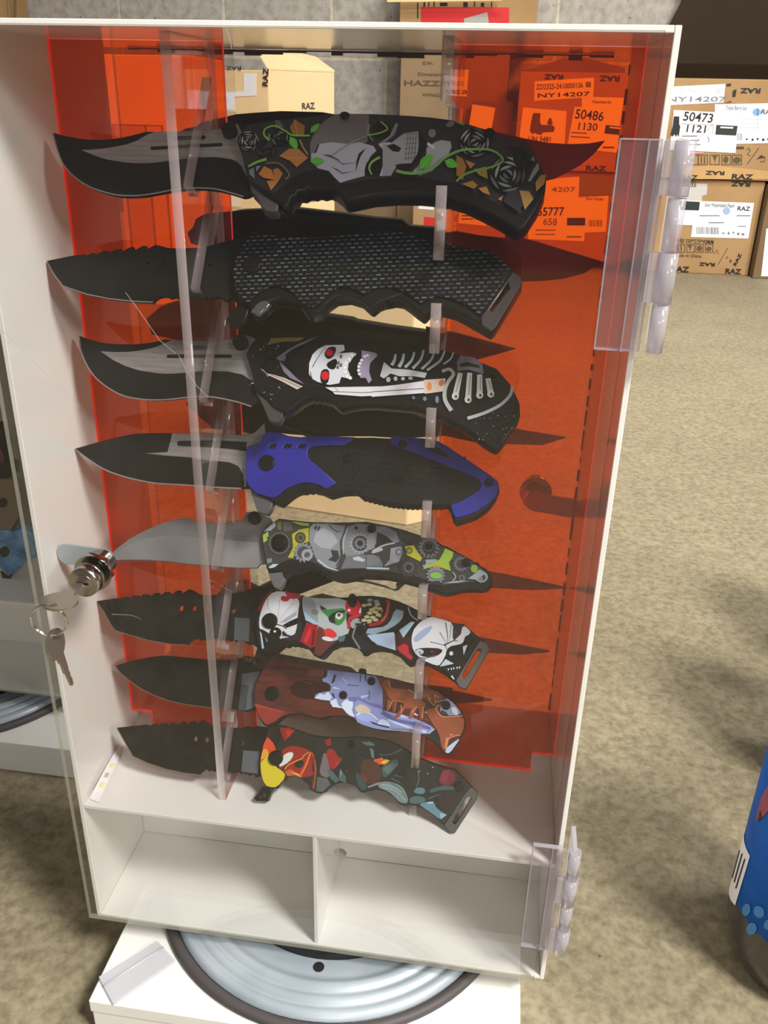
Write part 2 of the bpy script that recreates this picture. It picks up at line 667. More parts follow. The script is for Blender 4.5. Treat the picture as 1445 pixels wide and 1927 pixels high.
# left post: closed slanted slots the blades pass through
holes = []
for z0, y0 in zip(KZ, KYS):
    u0 = -.002 if y0 > .03 else .0175
    um = (0.084 - y0) / SA - 0.012
    um = min(um, .058)
    holes.append([yz(z0, u0, .0012, y0), yz(z0, u0, -.0090, y0), yz(z0, um, -.0090, y0), yz(z0, um + .010, .0012, y0)])
flat_plate('slotted_post', [[(.0215, .1122), (YM - .0003, .1122), (YM - .0003, H - .0032), (.0215, H - .0032)]] + holes, 0, .0965, .1022, M_post, case, .0003, M_postedge)
# right post: open hooks the handles rest in
TIP = [350, 572, 770, 946, 1105, 1253, 1385, 1515]
TIPX = [840, 820, 812, 803, 796, 788, 787, 782]
LIM = [188, 490, 665, 842, 1012, 1165, 1315, 1445]
LIMX = [826, 824, 808, 800, 794, 787, 780, 775]
YF = 0.0285
out = [(YM - .0003, .1122), (YM - .0003, H - .0032), (YF, H - .0032)]
for k in range(8):
    zl = at(TIPX[k], TIP[k], 1, YF)[2]
    zt = at(LIMX[k], LIM[k], 1, YF)[2]
    z0 = zl - .005
    y0 = max(KYS[k] + (z0 - KZ[k]) * SA / CA, .034)
    um = (0.080 - y0) / SA
    um = min(um, (zt + .012 - z0) / CA)
    a = yz(z0, um, -.0138, y0)
    a = (min(a[0], .086), a[1])
    out += [(YF, zt), a, yz(z0, 0.0, -.0138, y0), yz(z0, 0.0, .001, y0), (YF + .003, zl), (YF, zl)]
out += [(YF, .1122)]
flat_plate('slotted_post', [out], 0, .2345, .2403, M_post, case, .0003, M_postedge)
for x in (.0985, .2345):
    wbox('rear_post', (x, YM + .0034, .1122), (x + .006, .118, H - .0032), M_post, case)


# cam lock used on both doors
def cam_lock(px, pz, y_out, sgn, parent, arm_dir, arm_len, tilt):
    bm = bmesh.new()
    f = lambda d: (px, y_out + sgn * d, pz)
    add_cyl(bm, f(-.0085), f(-.0020), .0092, .0100, n=32)        # flange
    add_cyl(bm, f(-.0020), f(.0002), .0100, .0100, n=32)
    add_cyl(bm, f(-.0088), f(-.0084), .0062, n=24)
    add_cyl(bm, f(.0049), f(.0105), .0118, n=6)                  # hexagon nut
    add_cyl(bm, f(.0045), f(.0049), .0120, n=24)
    for i in range(11):                                          # thread
        add_cyl(bm, f(.0105 + i * .001), f(.0110 + i * .001), .0074, .0082, n=24)
        add_cyl(bm, f(.0110 + i * .001), f(.0115 + i * .001), .0082, .0074, n=24)
    add_cyl(bm, f(.0215), f(.0232), .0050, n=20)
    o = mesh_obj('cam_lock', bm, M_chrome, parent)
    # key slot
    bm = bmesh.new()
    add_box(bm, (px - .0035, min(y_out - sgn * .0091, y_out - sgn * .0086), pz - .0006), (px + .0035, max(y_out - sgn * .0091, y_out - sgn * .0086), pz + .0006))
    mesh_obj('keyhole', bm, M_black, parent)
    bm = bmesh.new()
    d = Vector((arm_dir * math.cos(tilt), 0, math.sin(tilt)))
    nrm = Vector((-d.z, 0, d.x))
    ya, yb = y_out + sgn * .0222, y_out + sgn * .0236
    pts = []
    base = Vector((px, 0, pz))
    for t in range(13):
        an = math.pi * (-.5 + t / 12)
        pts.append(base + d * (arm_len + .0065 * math.cos(an)) + nrm * (.0072 * math.sin(an)))
    for t in range(13):
        an = math.pi * (.5 + t / 12)
        pts.append(base + d * (.0065 * math.cos(an)) + nrm * (.0072 * math.sin(an)))
    va = [bm.verts.new((p.x, ya, p.z)) for p in pts]
    vb = [bm.verts.new((p.x, yb, p.z)) for p in pts]
    bm.faces.new(va); bm.faces.new(vb[::-1])
    for i in range(len(pts)):
        j = (i + 1) % len(pts)
        bm.faces.new((va[i], va[j], vb[j], vb[i]))
    mesh_obj('lock_cam', bm, M_zinc, parent)
    return o


def hinge(z0, z1, xl, xa, y_door, sgn, parent, first, flip=1):
    """clear plastic door hinge: leaf on the door, four knuckles, leaf on the side panel"""
    bm = bmesh.new()
    ys = sorted((y_door, y_door + sgn * .0026))
    add_box(bm, (min(xl, xa - flip * .010), ys[0], z0), (max(xl, xa - flip * .010), ys[1], z1), 0)
    ys2 = sorted((y_door + sgn * .0026, y_door + sgn * .0042))
    add_box(bm, (min(xl + flip * .0125, xa - flip * .007), ys2[0], z0 + .0005), (max(xl + flip * .0125, xa - flip * .007), ys2[1], z1 - .0005), 0)
    yb = y_door + sgn * .0035
    e = .0007                                                     # light-catching moulded rims
    x_in, x_out = xl, xa - flip * .010
    y3 = sorted((y_door + sgn * .0001, y_door + sgn * .0031))
    add_box(bm, (min(x_in, x_in + flip * e), y3[0], z0), (max(x_in, x_in + flip * e), y3[1], z1), 1)
    for zz in (z0, z1 - e):
        add_box(bm, (min(x_in, x_out), y3[0], zz), (max(x_in, x_out), y3[1], zz + e), 1)
    for xx in (xl + flip * .0125, xa - flip * .0078):
        add_box(bm, (min(xx, xx + flip * e), ys2[0], z0), (max(xx, xx + flip * e), ys2[1] + .0003, z1), 1)
    add_box(bm, (xa - .0013, min(yb, yb - sgn * .022), z0), (xa + .0013, max(yb, yb - sgn * .022), z1), 1)
    n = 4
    for k in range(n):
        za, zb = z0 + (z1 - z0) * k / n, z0 + (z1 - z0) * (k + 1) / n
        rr = .0040 if (k + first) % 2 else .0046
        add_cyl(bm, (xa, yb, za + .0004), (xa, yb, zb - .0004), rr, n=28, mi=1)
        if (k + first) % 2 == 0:
            add_box(bm, (min(xa - flip * .009, xa), yb - .0014, za + .0006), (max(xa - flip * .009, xa), yb + .0014, zb - .0006), 1)
    return mesh_obj('hinge', bm, [M_hinge, M_barrel], parent)


bm = bmesh.new()
add_box(bm, (-.0038, -.0052, .0035), (.3325, -.0012, H - .0025))
for f in bm.faces:
    if abs(f.normal.y) < .5:
        f.material_index = 1
bm.normal_update()
for f in bm.faces:
    f.material_index = 0 if abs(f.normal.y) > .5 else 1
door = wmesh('door', bm, [M_clear, M_dooredge], case)
LKX, LKZ = .0355, .3055
cam_lock(LKX, LKZ, -.0054, 1, door, -1, .0255, math.radians(3))
zt0, zt1 = at(1262, 660, 1, -.006)[2], at(1262, 262, 1, -.006)[2]
hinge(at(1215, 663, 1, -.008)[2], at(1268, 262, 1, -.008)[2], at(1166, 258, 1, -.007)[0], .3475, -.0053, -1, door, 1)
hinge(at(1050, 1790, 1, -.008)[2], at(1065, 1598, 1, -.008)[2], at(1003, 1588, 1, -.007)[0], .3470, -.0053, -1, door, 0)
# scratches in the door
M_scratch = clear('scratched_acrylic', (.9, .9, .92), haze=.35)
for pts in ([(236, 550), (262, 585), (300, 640), (330, 665)], [(336, 668), (352, 700), (372, 728), (392, 748)], [(4, 622), (40, 655), (90, 706), (150, 765)],
            [(425, 52), (432, 70), (436, 92)]):
    bm = bmesh.new()
    q = [at(u, v, 1, -.00535) for u, v in pts]
    va, vb = [], []
    for i, p in enumerate(q):
        d = (q[min(i + 1, len(q) - 1)] - q[max(i - 1, 0)]).normalized()
        s = Vector((-d.z, 0, d.x)) * .00022
        va.append(bm.verts.new(p - s)); vb.append(bm.verts.new(p + s))
    for i in range(len(q) - 1):
        bm.faces.new((va[i], va[i + 1], vb[i + 1], vb[i]))
    mesh_obj('scratch', bm, M_scratch, door)

bm = bmesh.new()
add_box(bm, (.0075, D + .0012, .0035), (W + .0038, D + .0052, H - .0025))
bm.normal_update()
for f in bm.faces:
    f.material_index = 0 if abs(f.normal.y) > .5 else 1
rdoor = wmesh('rear_door', bm, [M_clear, M_dooredge], case)
p = at(1008, 935, 1, D - .008)
cam_lock(p.x, p.z, D + .0055, -1, rdoor, 1, .026, math.radians(-6))
hinge(at(270, 560, 1, D)[2], at(255, 235, 1, D)[2], .036, -.0075, D + .0053, 1, rdoor, 0, -1)
# dried glue along the rear frame
bm = bmesh.new()
random.seed(3)
x = .02
while x < .325:
    w = random.uniform(.004, .018)
    h = random.uniform(.0006, .0016) if random.random() < .7 else random.uniform(.002, .0034)
    z = H - .0032
    add_box(bm, (x, D - .0018, z - h), (x + w, D + .0008, z))
    x += w
z = .115
while z < H - .01:
    w = random.uniform(.004, .016)
    h = random.uniform(.0003, .0013)
    add_box(bm, (W - .0031 - h, D - .002, z), (W - .0030, D + .0008, z + w))
    z += w + random.uniform(0, .008)
wmesh('dried_glue', bm, mat('dark_glue', (62, 52, 44), .6), case)

# ------------------------------------------------------------------ keys in the lock
M_key = mat('brass_plated_key', (168, 156, 146), 0.28, 0.85)


def key_mesh(name, o, d, w, nrm, parent):
    """key: o = bow centre, d = towards the tip, w = across, nrm = thickness"""
    o, d, w, nrm = map(Vector, (o, d, w, nrm))
    d.normalize(); w.normalize(); nrm.normalize()
    oval = [o + d * (.0088 * math.sin(2 * math.pi * t / 40)) + w * (.0112 * math.cos(2 * math.pi * t / 40)) for t in range(40)]
    hole = o - d * .0052
    bm = bmesh.new()
    hn = 0.0009
    inner = [hole + d * (.0019 * math.sin(2 * math.pi * t / 40)) + w * (.0021 * math.cos(2 * math.pi * t / 40)) for t in range(40)]
    for s in (-1, 1):
        vo = [bm.verts.new(p + nrm * hn * s) for p in oval]
        vi = [bm.verts.new(p + nrm * hn * s) for p in inner]
        for t in range(40):
            bm.faces.new((vo[t], vo[(t + 1) % 40], vi[(t + 1) % 40], vi[t]))
        if s < 0:
            a1, a2 = vo, vi
        else:
            for t in range(40):
                bm.faces.new((a1[t], a1[(t + 1) % 40], vo[(t + 1) % 40], vo[t]))
                bm.faces.new((a2[t], a2[(t + 1) % 40], vi[(t + 1) % 40], vi[t]))
    sh = [(.0075, -.0042), (.0110, -.0042), (.0115, -.0030), (.0190, -.0030), (.0200, -.0018), (.0290, -.0012), (.0300, 0), (.0292, .0014), (.0262, .0024),
          (.0240, .0016), (.0220, .0026), (.0200, .0018), (.0180, .0028), (.0075, .0042)]
    va = [bm.verts.new(o + d * a + w * b - nrm * .0007) for a, b in sh]
    vb = [bm.verts.new(o + d * a + w * b + nrm * .0007) for a, b in sh]
    bm.faces.new(va); bm.faces.new(vb[::-1])
    for i in range(len(sh)):
        j = (i + 1) % len(sh)
        bm.faces.new((va[i], va[j], vb[j], vb[i]))
    return wmesh(name, bm, M_key, parent)


KB = Vector((LKX - .0048, -.0345, LKZ - .0010))
kr = thing('key_ring', 'split ring with two flat oval-headed keys, one pushed into the case lock', 'keys', (KB.x, KB.y, KB.z - .02))
key_mesh('key', KB, (.16, 1, .04), (1, -.16, 0), (-.02, -.12, 1), kr)
hole = KB - Vector((.16, 1, .04)).normalized() * .0052
rc = hole + Vector((-.0042, -.0005, -.0096))
bm = bmesh.new()
pts = []
for t in range(80):
    an = 2 * math.pi * t / 40
    rr = .0104
    pts.append(rc + Vector((rr * math.cos(an), .0014 * math.cos(an) + .0009 * (t / 40 - 1), rr * math.sin(an))))
add_tube(bm, pts, .00058, 8)
wmesh('split_ring', bm, mat('bright_ring_steel', (222, 222, 220), .15, 1.0), kr)
low = rc + Vector((-.0008, 0, -.0104))
k2 = low + Vector((.0022, .0004, -.0062))
key_mesh('key', k2, (.20, .02, -1), (-.12, .99, .0), (.98, .12, .2), kr)

# ------------------------------------------------------------------ loose bits
bm = bmesh.new()
e0, e1 = at(168, 1503, 2, .1128), at(186, 1510, 2, .1128)
t0, t1 = at(224, 1402, 0, .0042), at(236, 1402, 0, .0060)
n = 12
va, vb = [], []
for i in range(n + 1):
    t = i / n
    bow = Vector((.0012, -.001, .0030)) * math.sin(math.pi * t)
    va.append(e0.lerp(t0, t) + bow)
    vb.append(e1.lerp(t1, t) + bow)
off = Vector((-.0003, .0004, -.0003))
A1 = [bm.verts.new(p) for p in va]; B1 = [bm.verts.new(p) for p in vb]
A2 = [bm.verts.new(p + off) for p in va]; B2 = [bm.verts.new(p + off) for p in vb]
for i in range(n):
    bm.faces.new((A1[i], B1[i], B1[i + 1], A1[i + 1]))
    bm.faces.new((A2[i], A2[i + 1], B2[i + 1], B2[i]))
    bm.faces.new((A1[i], A1[i + 1], A2[i + 1], A2[i]))
    bm.faces.new((B1[i], B2[i], B2[i + 1], B1[i + 1]))
led = thing('led_strip', 'short white strip of yellow light chips peeling off the case shelf corner', 'led strip', e0)
wmesh('flexible_strip', bm, mat('white_strip', (238, 234, 236), .5), led)
for t, c in ((.24, (232, 226, 150)), (.40, (190, 180, 170)), (.57, (232, 226, 150)), (.78, (230, 226, 190))):
    i = t * n
    a = va[int(i)].lerp(va[int(i) + 1], i % 1); b = vb[int(i)].lerp(vb[int(i) + 1], i % 1)
    m = a.lerp(b, .52)
    bm = bmesh.new()
    al = (va[int(i) + 1] - va[int(i)]).normalized(); ac = (b - a).normalized(); nn = al.cross(ac).normalized()
    if nn.y > 0:
        nn = -nn
    q = [m + al * sx * .0019 + ac * sy * .0013 for sx, sy in ((-1, -1), (1, -1), (1, 1), (-1, 1))]
    lo_ = [bm.verts.new(p) for p in q]; hi_ = [bm.verts.new(p + nn * .0008) for p in q]
    bm.faces.new(hi_); bm.faces.new(lo_[::-1])
    for i2 in range(4):
        bm.faces.new((lo_[i2], lo_[(i2 + 1) % 4], hi_[(i2 + 1) % 4], hi_[i2]))
    wmesh('light_chip', bm, mat('yellow_chip', c, .4), led)

q = [at(u, v, 2, PZ + .0035) for u, v in ((186, 1838), (296, 1770), (329, 1806), (212, 1887))]
bm = bmesh.new()
lo_ = [bm.verts.new((p.x, p.y, PZ + .0003)) for p in q]; hi_ = [bm.verts.new((p.x, p.y, PZ + .0035)) for p in q]
bm.faces.new(hi_); bm.faces.new(lo_[::-1])
for i in range(4):
    bm.faces.new((lo_[i], lo_[(i + 1) % 4], hi_[(i + 1) % 4], hi_[i]))
r0_ = q[0].lerp(q[3], .38); r1_ = q[1].lerp(q[2], .38)
add_tube(bm, [Vector((r0_.x, r0_.y, PZ + .0042)), Vector((r1_.x, r1_.y, PZ + .0042))], .0009, 8)
tag(mesh_obj('plastic_hinge_leaf', bm, clear('cloudy_plastic', (.80, .80, .82), haze=.42, hazecol=(236, 236, 240), gloss=.1)), 'broken-off cloudy clear hinge leaf lying on the plinth corner by the turntable', 'hinge leaf')

# ------------------------------------------------------------------ knives
N_HANDLE0, N_HANDLE1 = -.0125, 0.0
N_BL0, N_BL1 = -.0076, -.0046


class Knife:
    def __init__(s, k, label, hx):
        s.o = Vector((hx, KYS[k], KZ[k]))
        s.t = thing('folding_knife', label, 'knife', s.o, (math.pi / 2 - A, 0, 0), 'open folding knives on the front side of the case')
        s.N = Vector((0, -CA, SA)); s.U = Vector((0, SA, CA))

    def P(s, pts, n=0.0):
        """photo pixels -> local outline on the knife's own plane at height n"""
        out = []
        for u, v in pts:
            d = ray(u, v)
            p0 = s.o + s.N * n
            q = CAM + d * ((p0 - CAM).dot(s.N) / d.dot(s.N)) - s.o
            out.append((q.x, q.dot(s.U)))
        return out

    def plate(s, name, loops, n0, n1, m, bev=.0005, parent=None, nproj=None):
        nn = n1 if nproj is None else nproj
        return plate(name, [s.P(l, nn) for l in loops], n0, n1, m, parent or s.t, bev)

    def blade(s, outline, holes=(), m=None, name='blade'):
        o = s.plate(name, [outline, *holes], N_BL0, N_BL1, m, .0003)
        s.b = o
        return o

    def bprint(s, pieces, rough=.38, name='blade_finish'):
        return art(name, [(s.P(p, N_BL1), c) for p, c in pieces], s.b, N_BL1 + .00004, rough, .22)

    def hprint(s, pieces, rough=.36, name='handle_print', n=0.0, parent=None):
        return art(name, [(s.P(p, n), c) for p, c in pieces], parent or s.h, n + .00006, rough, .25)

    def handle(s, outline, m=None, holes=(), n0=N_HANDLE0, n1=N_HANDLE1, bev=.0009):
        s.h = s.plate('handle', [outline, *holes], n0, n1, m or M_black, bev)
        return s.h

    def disc(s, name, c, rpx, n0, n1, m, parent=None, socket=True):
        a, b = s.P([c, (c[0] + rpx, c[1])], n1)
        r = math.hypot(b[0] - a[0], b[1] - a[1])
        bm = bmesh.new()
        add_cyl(bm, (a[0], a[1], n0), (a[0], a[1], n1 - .0003), r, n=28)
        add_cyl(bm, (a[0], a[1], n1 - .0003), (a[0], a[1], n1), r, r * .86, n=28)
        if socket:
            add_cyl(bm, (a[0], a[1], n1), (a[0], a[1], n1 + .00008), r * .38, r * .34, n=6)
        return mesh_obj(name, bm, m, parent or s.t)


def rose(cx, cy, r, tones, rot=0):
    out = [(ell(cx, cy, r * 1.04, r * .98), (18, 17, 19))]
    rnd = random.Random(int(cx * 13 + cy * 7))
    for ring, (rr, cnt) in enumerate(((.92, 5), (.68, 4), (.45, 3), (.24, 2))):
        for i in range(cnt):
            a0 = rot + 2 * math.pi * i / cnt + ring * .7
            a1 = a0 + 2 * math.pi / cnt * .82
            R1, R2 = r * rr, r * (rr - .15)
            pts = []
            for t in range(9):
                a = a0 + (a1 - a0) * t / 8
                pts.append((cx + R1 * math.cos(a), cy + R1 * math.sin(a)))
            for t in range(8, -1, -1):
                a = a0 + (a1 - a0) * t / 8
                k = R2 + (R1 - R2) * abs(t / 4 - 1) ** 2
                pts.append((cx + k * math.cos(a), cy + k * math.sin(a)))
            out.append((pts, tones[(i + ring + rnd.randint(0, 1)) % len(tones)]))
    return out


def leaf(p, q, w, c, vein=None):
    dx, dy = q[0] - p[0], q[1] - p[1]
    L = math.hypot(dx, dy); nx, ny = -dy / L * w, dx / L * w
    out = [([p, (p[0] + dx * .3 + nx, p[1] + dy * .3 + ny), (p[0] + dx * .65 + nx * .8, p[1] + dy * .65 + ny * .8), q,
             (p[0] + dx * .65 - nx * .8, p[1] + dy * .65 - ny * .8), (p[0] + dx * .3 - nx, p[1] + dy * .3 - ny)], c)]
    out[0] = (sm(out[0][0]), c)
    if vein:
        out.append((rib([p, q], w * .22, w * .08), vein))
    return out


def zc(z, pieces):
    return [(z(*p), c) for p, c in pieces]


def gear(cx, cy, r, n, c, hub=None, hubc=(40, 40, 44)):
    pts = []
    for i in range(n):
        for f, rr in ((0, .82), (.12, 1), (.45, 1), (.57, .82)):
            a = 2 * math.pi * (i + f) / n
            pts.append((cx + r * rr * math.cos(a), cy + r * rr * math.sin(a)))
    out = [(pts, c)]
    if hub:
        out.append((ell(cx, cy, r * hub), hubc))
    return out


# ================= 1: black roses and skull
k = Knife(0, 'top knife of the front rack, with black roses and a grey skull on its handle', .21)
a = Zm(80, 190, 3.6125); b = Zm(420, 190, 4.25); c = Zm(720, 190, 4.25)
k.blade(a((70, 213), (150, 236), (250, 255), (330, 261), (400, 262), (470, 257), (540, 248), (620, 230), (700, 208), (860, 207), (1120, 198), (1210, 188), (1330, 150), (1480, 180), (1480, 600),
          (1400, 645), (1370, 650), (1290, 625), (1200, 602), (1100, 592), (1000, 592), (880, 605), (760, 628), (700, 638), (640, 643), (580, 644), (520, 640), (430, 620), (330, 585), (280, 557),
          (230, 525), (185, 485), (150, 440), (125, 395), (105, 340), (85, 275)), m=M_bladeblack)
k.bprint([(a((262, 333), (330, 332), (400, 325), (480, 314), (560, 298), (610, 283), (650, 265), (690, 242), (720, 225), (765, 209), (860, 209), (1120, 201), (1210, 191), (1325, 156), (1400, 300), (1390, 520),
             (1350, 440), (1320, 412), (1280, 395), (1180, 382), (1060, 384), (940, 396), (800, 415), (740, 421), (680, 424), (620, 422), (560, 418), (450, 400), (400, 387), (350, 370), (300, 348)), M_steel),
          (a(*rib([(745, 322), (1215, 297)], 24)), (30, 27, 26)), (a(*ell(745, 322, 12)), (30, 27, 26)), (a(*ell(1212, 297, 12)), (30, 27, 26)),
          (a(*rib([(880, 256), (1095, 248)], 28)), (34, 30, 30)), (a(*ell(1095, 248, 14)), (34, 30, 30)),
          (a(*rib(bez([(72, 222), (105, 342), (150, 442), (230, 527), (330, 588), (430, 622), (520, 641), (640, 644), (760, 629), (880, 606), (1000, 593), (1100, 593), (1200, 603), (1365, 650)]), 9)), (120, 112, 110))])
k.disc('thumb_stud', (430, 241), 14, N_BL1, -.0005, M_blackplastic, socket=False)
k.handle(b((190, 190), (300, 165), (450, 150), (600, 130), (700, 118), (800, 108), (890, 101), (1000, 96), (1200, 99)) + c((200, 112), (400, 128), (560, 150), (700, 185), (850, 235), (930, 272), (1050, 290), (1150, 330), (1215, 410), (1265, 530), (1312, 600),
         (1300, 720), (1240, 850), (1165, 965), (1130, 1012), (1095, 1028), (1050, 1012), (950, 950), (800, 870), (650, 800), (500, 755), (300, 737), (100, 737), (0, 745)) +
         b((1200, 750), (1080, 777), (990, 794), (965, 785), (940, 752), (880, 705), (840, 690), (800, 702), (760, 690), (720, 705), (680, 690), (645, 718), (600, 715), (580, 755), (545, 765), (510, 850), (430, 800), (330, 740), (220, 655),
           (190, 600), (150, 430), (112, 330), (130, 265)), M_black)
k.plate('flipper_tab', [b((205, 640), (300, 700), (430, 770), (440, 830), (430, 875), (400, 885), (350, 880), (312, 850), (270, 770), (222, 720))], -.0100, -.0020, mat('grey_tab', (66, 62, 62), .4), .0004)
top = b((195, 196), (300, 172), (450, 158), (600, 138), (700, 126), (800, 116), (890, 108), (1000, 103), (1200, 106)) + c((200, 120), (400, 137), (560, 160), (700, 195), (850, 245), (930, 282), (1050, 300), (1145, 338), (1205, 415), (1255, 535), (1300, 605))
bot = c((1195, 800), (1140, 880), (1112, 898), (1050, 892), (900, 812), (750, 738), (600, 664), (450, 634), (300, 614)) + b((1445, 604), (1150, 628), (1000, 658), (935, 658), (890, 614), (830, 564), (740, 548), (640, 568), (560, 612), (480, 682), (400, 740), (225, 640), (198, 595), (158, 430), (120, 332), (138, 270))
P = [(top + bot, (44, 42, 46))]
P += zc(b, [([(700, 470), (694, 350), (720, 270), (770, 195), (830, 145), (890, 110), (1000, 104), (1165, 108), (1165, 200), (1150, 330), (1090, 350), (1000, 345), (760, 345), (720, 430)], (112, 104, 106)),
            ([(702, 470), (705, 420), (745, 415), (770, 345), (860, 330), (1000, 345), (1090, 330), (1200, 360), (1225, 400), (1180, 440), (1135, 530), (1130, 600), (1000, 635), (935, 655), (890, 612), (845, 560), (760, 540), (715, 500)], (168, 168, 184)),
            ([(790, 430), (850, 430), (925, 470), (960, 520), (925, 480), (850, 450)], (70, 68, 76)), ([(850, 520), (920, 550), (955, 585), (1060, 560), (955, 575)], (80, 78, 86)), ([(880, 470), (960, 512), (1090, 490), (965, 500)], (110, 110, 120)),
            ([(1060, 570), (1065, 480), (1085, 420), (1145, 375), (1100, 440), (1078, 500)], (30, 26, 28)),
            (ell(1255, 235, 100, 92), (52, 46, 46)), (ell(1268, 235, 78, 74), (24, 20, 20)), (rib(bez([(1165, 190), (1160, 260), (1200, 325)]), 18, 6), (140, 136, 140)),
            ([(1330, 280), (1380, 175), (1400, 190), (1370, 270), (1250, 370), (1240, 345)], (130, 128, 134)),
            ([(1130, 560), (1145, 500), (1200, 430), (1250, 385), (1280, 420), (1275, 500), (1245, 600), (1140, 604)], (26, 22, 22)),
            ([(1240, 345), (1330, 330), (1445, 400), (1445, 470), (1390, 520), (1340, 600), (1250, 602), (1290, 480), (1285, 400)], (176, 174, 188)),
            ([(1310, 360), (1400, 350), (1445, 365), (1445, 400), (1370, 408)], (30, 26, 28))])
P += zc(c, [([(0, 350), (60, 345), (170, 260), (285, 245), (290, 420), (240, 500), (120, 505), (90, 560), (60, 598), (0, 600)], (150, 150, 158)), ([(30, 360), (90, 345), (150, 380), (130, 410), (80, 405)], (26, 22, 24)),
            ([(300, 250), (350, 330), (340, 400), (280, 480), (210, 560), (110, 570), (105, 510), (230, 500), (280, 420)], (22, 20, 22)),
            ([(350, 380), (420, 330), (470, 315), (540, 325), (552, 370), (525, 430), (470, 475), (400, 560), (300, 598), (230, 580), (300, 500), (350, 430)], (158, 158, 168)),
            (ell(395, 260, 30, 34), (120, 128, 130))])
for i in range(6):
    P += zc(c, [(rib([(165 + i * 4, 265 + i * 40), (282, 262 + i * 38)], 3), (60, 58, 62))])
for i in range(4):
    P += zc(c, [(rib([(205 + i * 22, 262), (180 + i * 24, 480)], 3), (50, 48, 52))])
for i in range(4):
    P += zc(c, [(ell(365 + i * 14, 350 + i * 8, 9, 16), (196, 198, 204))])
G1, G2, BR1, BR2, BR3 = (88, 170, 58), (122, 178, 84), (176, 116, 62), (150, 108, 44), (148, 112, 72)
tones = [(126, 134, 138), (96, 102, 108), (150, 156, 160), (74, 78, 84)]
P += [(p, cl) for p, cl in [(b(*q)[0:], cc) for q, cc in rose(205, 325, 85, tones, .3)]]
P += [(b(*q), cc) for q, cc in rose(340, 390, 78, [(40, 42, 46), (62, 66, 70), (28, 28, 32)], 1)]
P += [(b(*q), cc) for q, cc in rose(455, 300, 70, [(120, 128, 130), (34, 34, 38), (80, 88, 90)], 2)]
P += zc(b, [([(420, 160), (450, 165), (490, 220), (420, 230)], (92, 96, 100)), ([(210, 560), (250, 540), (255, 630), (215, 600)], (110, 116, 126)), ([(265, 530), (305, 528), (270, 575)], (130, 126, 136)),
            ([(535, 220), (575, 155), (655, 210), (650, 290), (560, 280)], BR2), (rib([(575, 165), (595, 285)], 8, 4), (190, 140, 80)),
            ([(450, 450), (530, 390), (610, 395), (682, 465), (590, 540), (540, 490)], BR1), (rib([(460, 452), (560, 470), (670, 465)], 5), (190, 140, 90)),
            ([(285, 595), (330, 530), (390, 560), (420, 640), (330, 625)], (190, 118, 52)), ([(400, 560), (440, 545), (480, 590), (440, 660), (385, 725), (350, 650), (420, 640)], (170, 112, 56)),
            (rib(bez([(345, 510), (430, 505), (490, 540), (530, 600), (500, 635)]), 14), (112, 92, 60)), (rib([(615, 320), (640, 380), (680, 440)], 14), (150, 124, 70)),
            (rib(bez([(372, 325), (330, 280), (345, 230), (420, 210), (500, 250), (560, 285), (695, 287)]), 13), G2), (rib([(355, 320), (375, 270), (375, 322)], 8), G2),
            (rib(bez([(880, 440), (980, 370), (1060, 330), (1160, 285)]), 10, 8), (126, 150, 110)), (rib(bez([(1160, 285), (1260, 265), (1315, 230), (1260, 175)]), 12), G2),
            (rib(bez([(1255, 460), (1190, 500), (1170, 550), (1190, 600)]), 20, 12), G2), (rib([(205, 535), (270, 500), (350, 475)], 16, 22), (120, 172, 66)), ([(1380, 565), (1445, 575), (1445, 596), (1410, 590)], G2)])
for pl in ((b((540, 296), (595, 405), ), 34), (b((700, 265), (775, 190)), 26), (b((700, 495), (815, 490)), 34)):
    P += leaf(pl[0][0], pl[0][1], pl[1] / 4.25, G1, (110, 190, 80))
P += [(c(*q), cc) for q, cc in rose(735, 345, 125, tones, .8)]
P += [(c(*q), cc) for q, cc in rose(1000, 600, 150, tones, 2.1)]
P += [(c(*q), cc) for q, cc in rose(1120, 480, 75, [(30, 30, 34), (46, 46, 52)], 1.1)]
P += zc(c, [([(1090, 730), (1170, 740), (1205, 800), (1135, 885), (1110, 800)], (158, 120, 66)), ([(1225, 740), (1220, 670), (1260, 610), (1305, 605), (1290, 680)], (168, 128, 76)), ([(1160, 660), (1200, 570), (1240, 510), (1250, 560), (1180, 660)], (140, 144, 150)),
            ([(1180, 490), (1205, 455), (1215, 500)], (120, 120, 126)), ([(590, 450), (640, 480), (670, 540), (640, 650), (590, 610)], BR2), ([(660, 490), (740, 520), (700, 560)], (176, 120, 60)), ([(730, 560), (830, 560), (840, 640), (770, 610)], (138, 124, 56)),
            ([(630, 680), (720, 655), (760, 690), (730, 720)], (150, 112, 52)), ([(765, 715), (830, 700), (860, 770), (800, 750)], BR1), ([(920, 800), (965, 775), (945, 815)], BR1),
            ([(1000, 740), (1080, 730), (1120, 850), (1080, 900), (960, 820)], (46, 44, 50)),
            (rib(bez([(110, 575), (200, 595), (300, 590), (420, 540), (500, 470), (620, 415), (740, 405), (860, 410), (945, 460), (950, 510), (830, 560)]), 24, 14), (112, 160, 78)),
            (rib(bez([(590, 660), (650, 610), (740, 575), (830, 550)]), 16), (112, 150, 70)), ([(640, 215), (570, 185), (640, 190), (660, 210)], (110, 150, 50)), (ell(540, 205, 34, 22, -.4), (120, 112, 116))])
for pl in ((c((300, 565), (405, 435)), 46), (c((498, 495), (606, 545)), 40)):
    P += leaf(pl[0][0], pl[0][1], pl[1] / 4.25, G1, (110, 190, 80))
P += zc(c, [([(1010, 360), (1050, 335), (1105, 360), (1095, 390), (1030, 385)], (70, 28, 18)), (ell(855, 275, 42, 40), (16, 15, 16))])
P += [(b(*ell(975, 135, 40, 30)), (16, 15, 16))]
k.hprint(P)

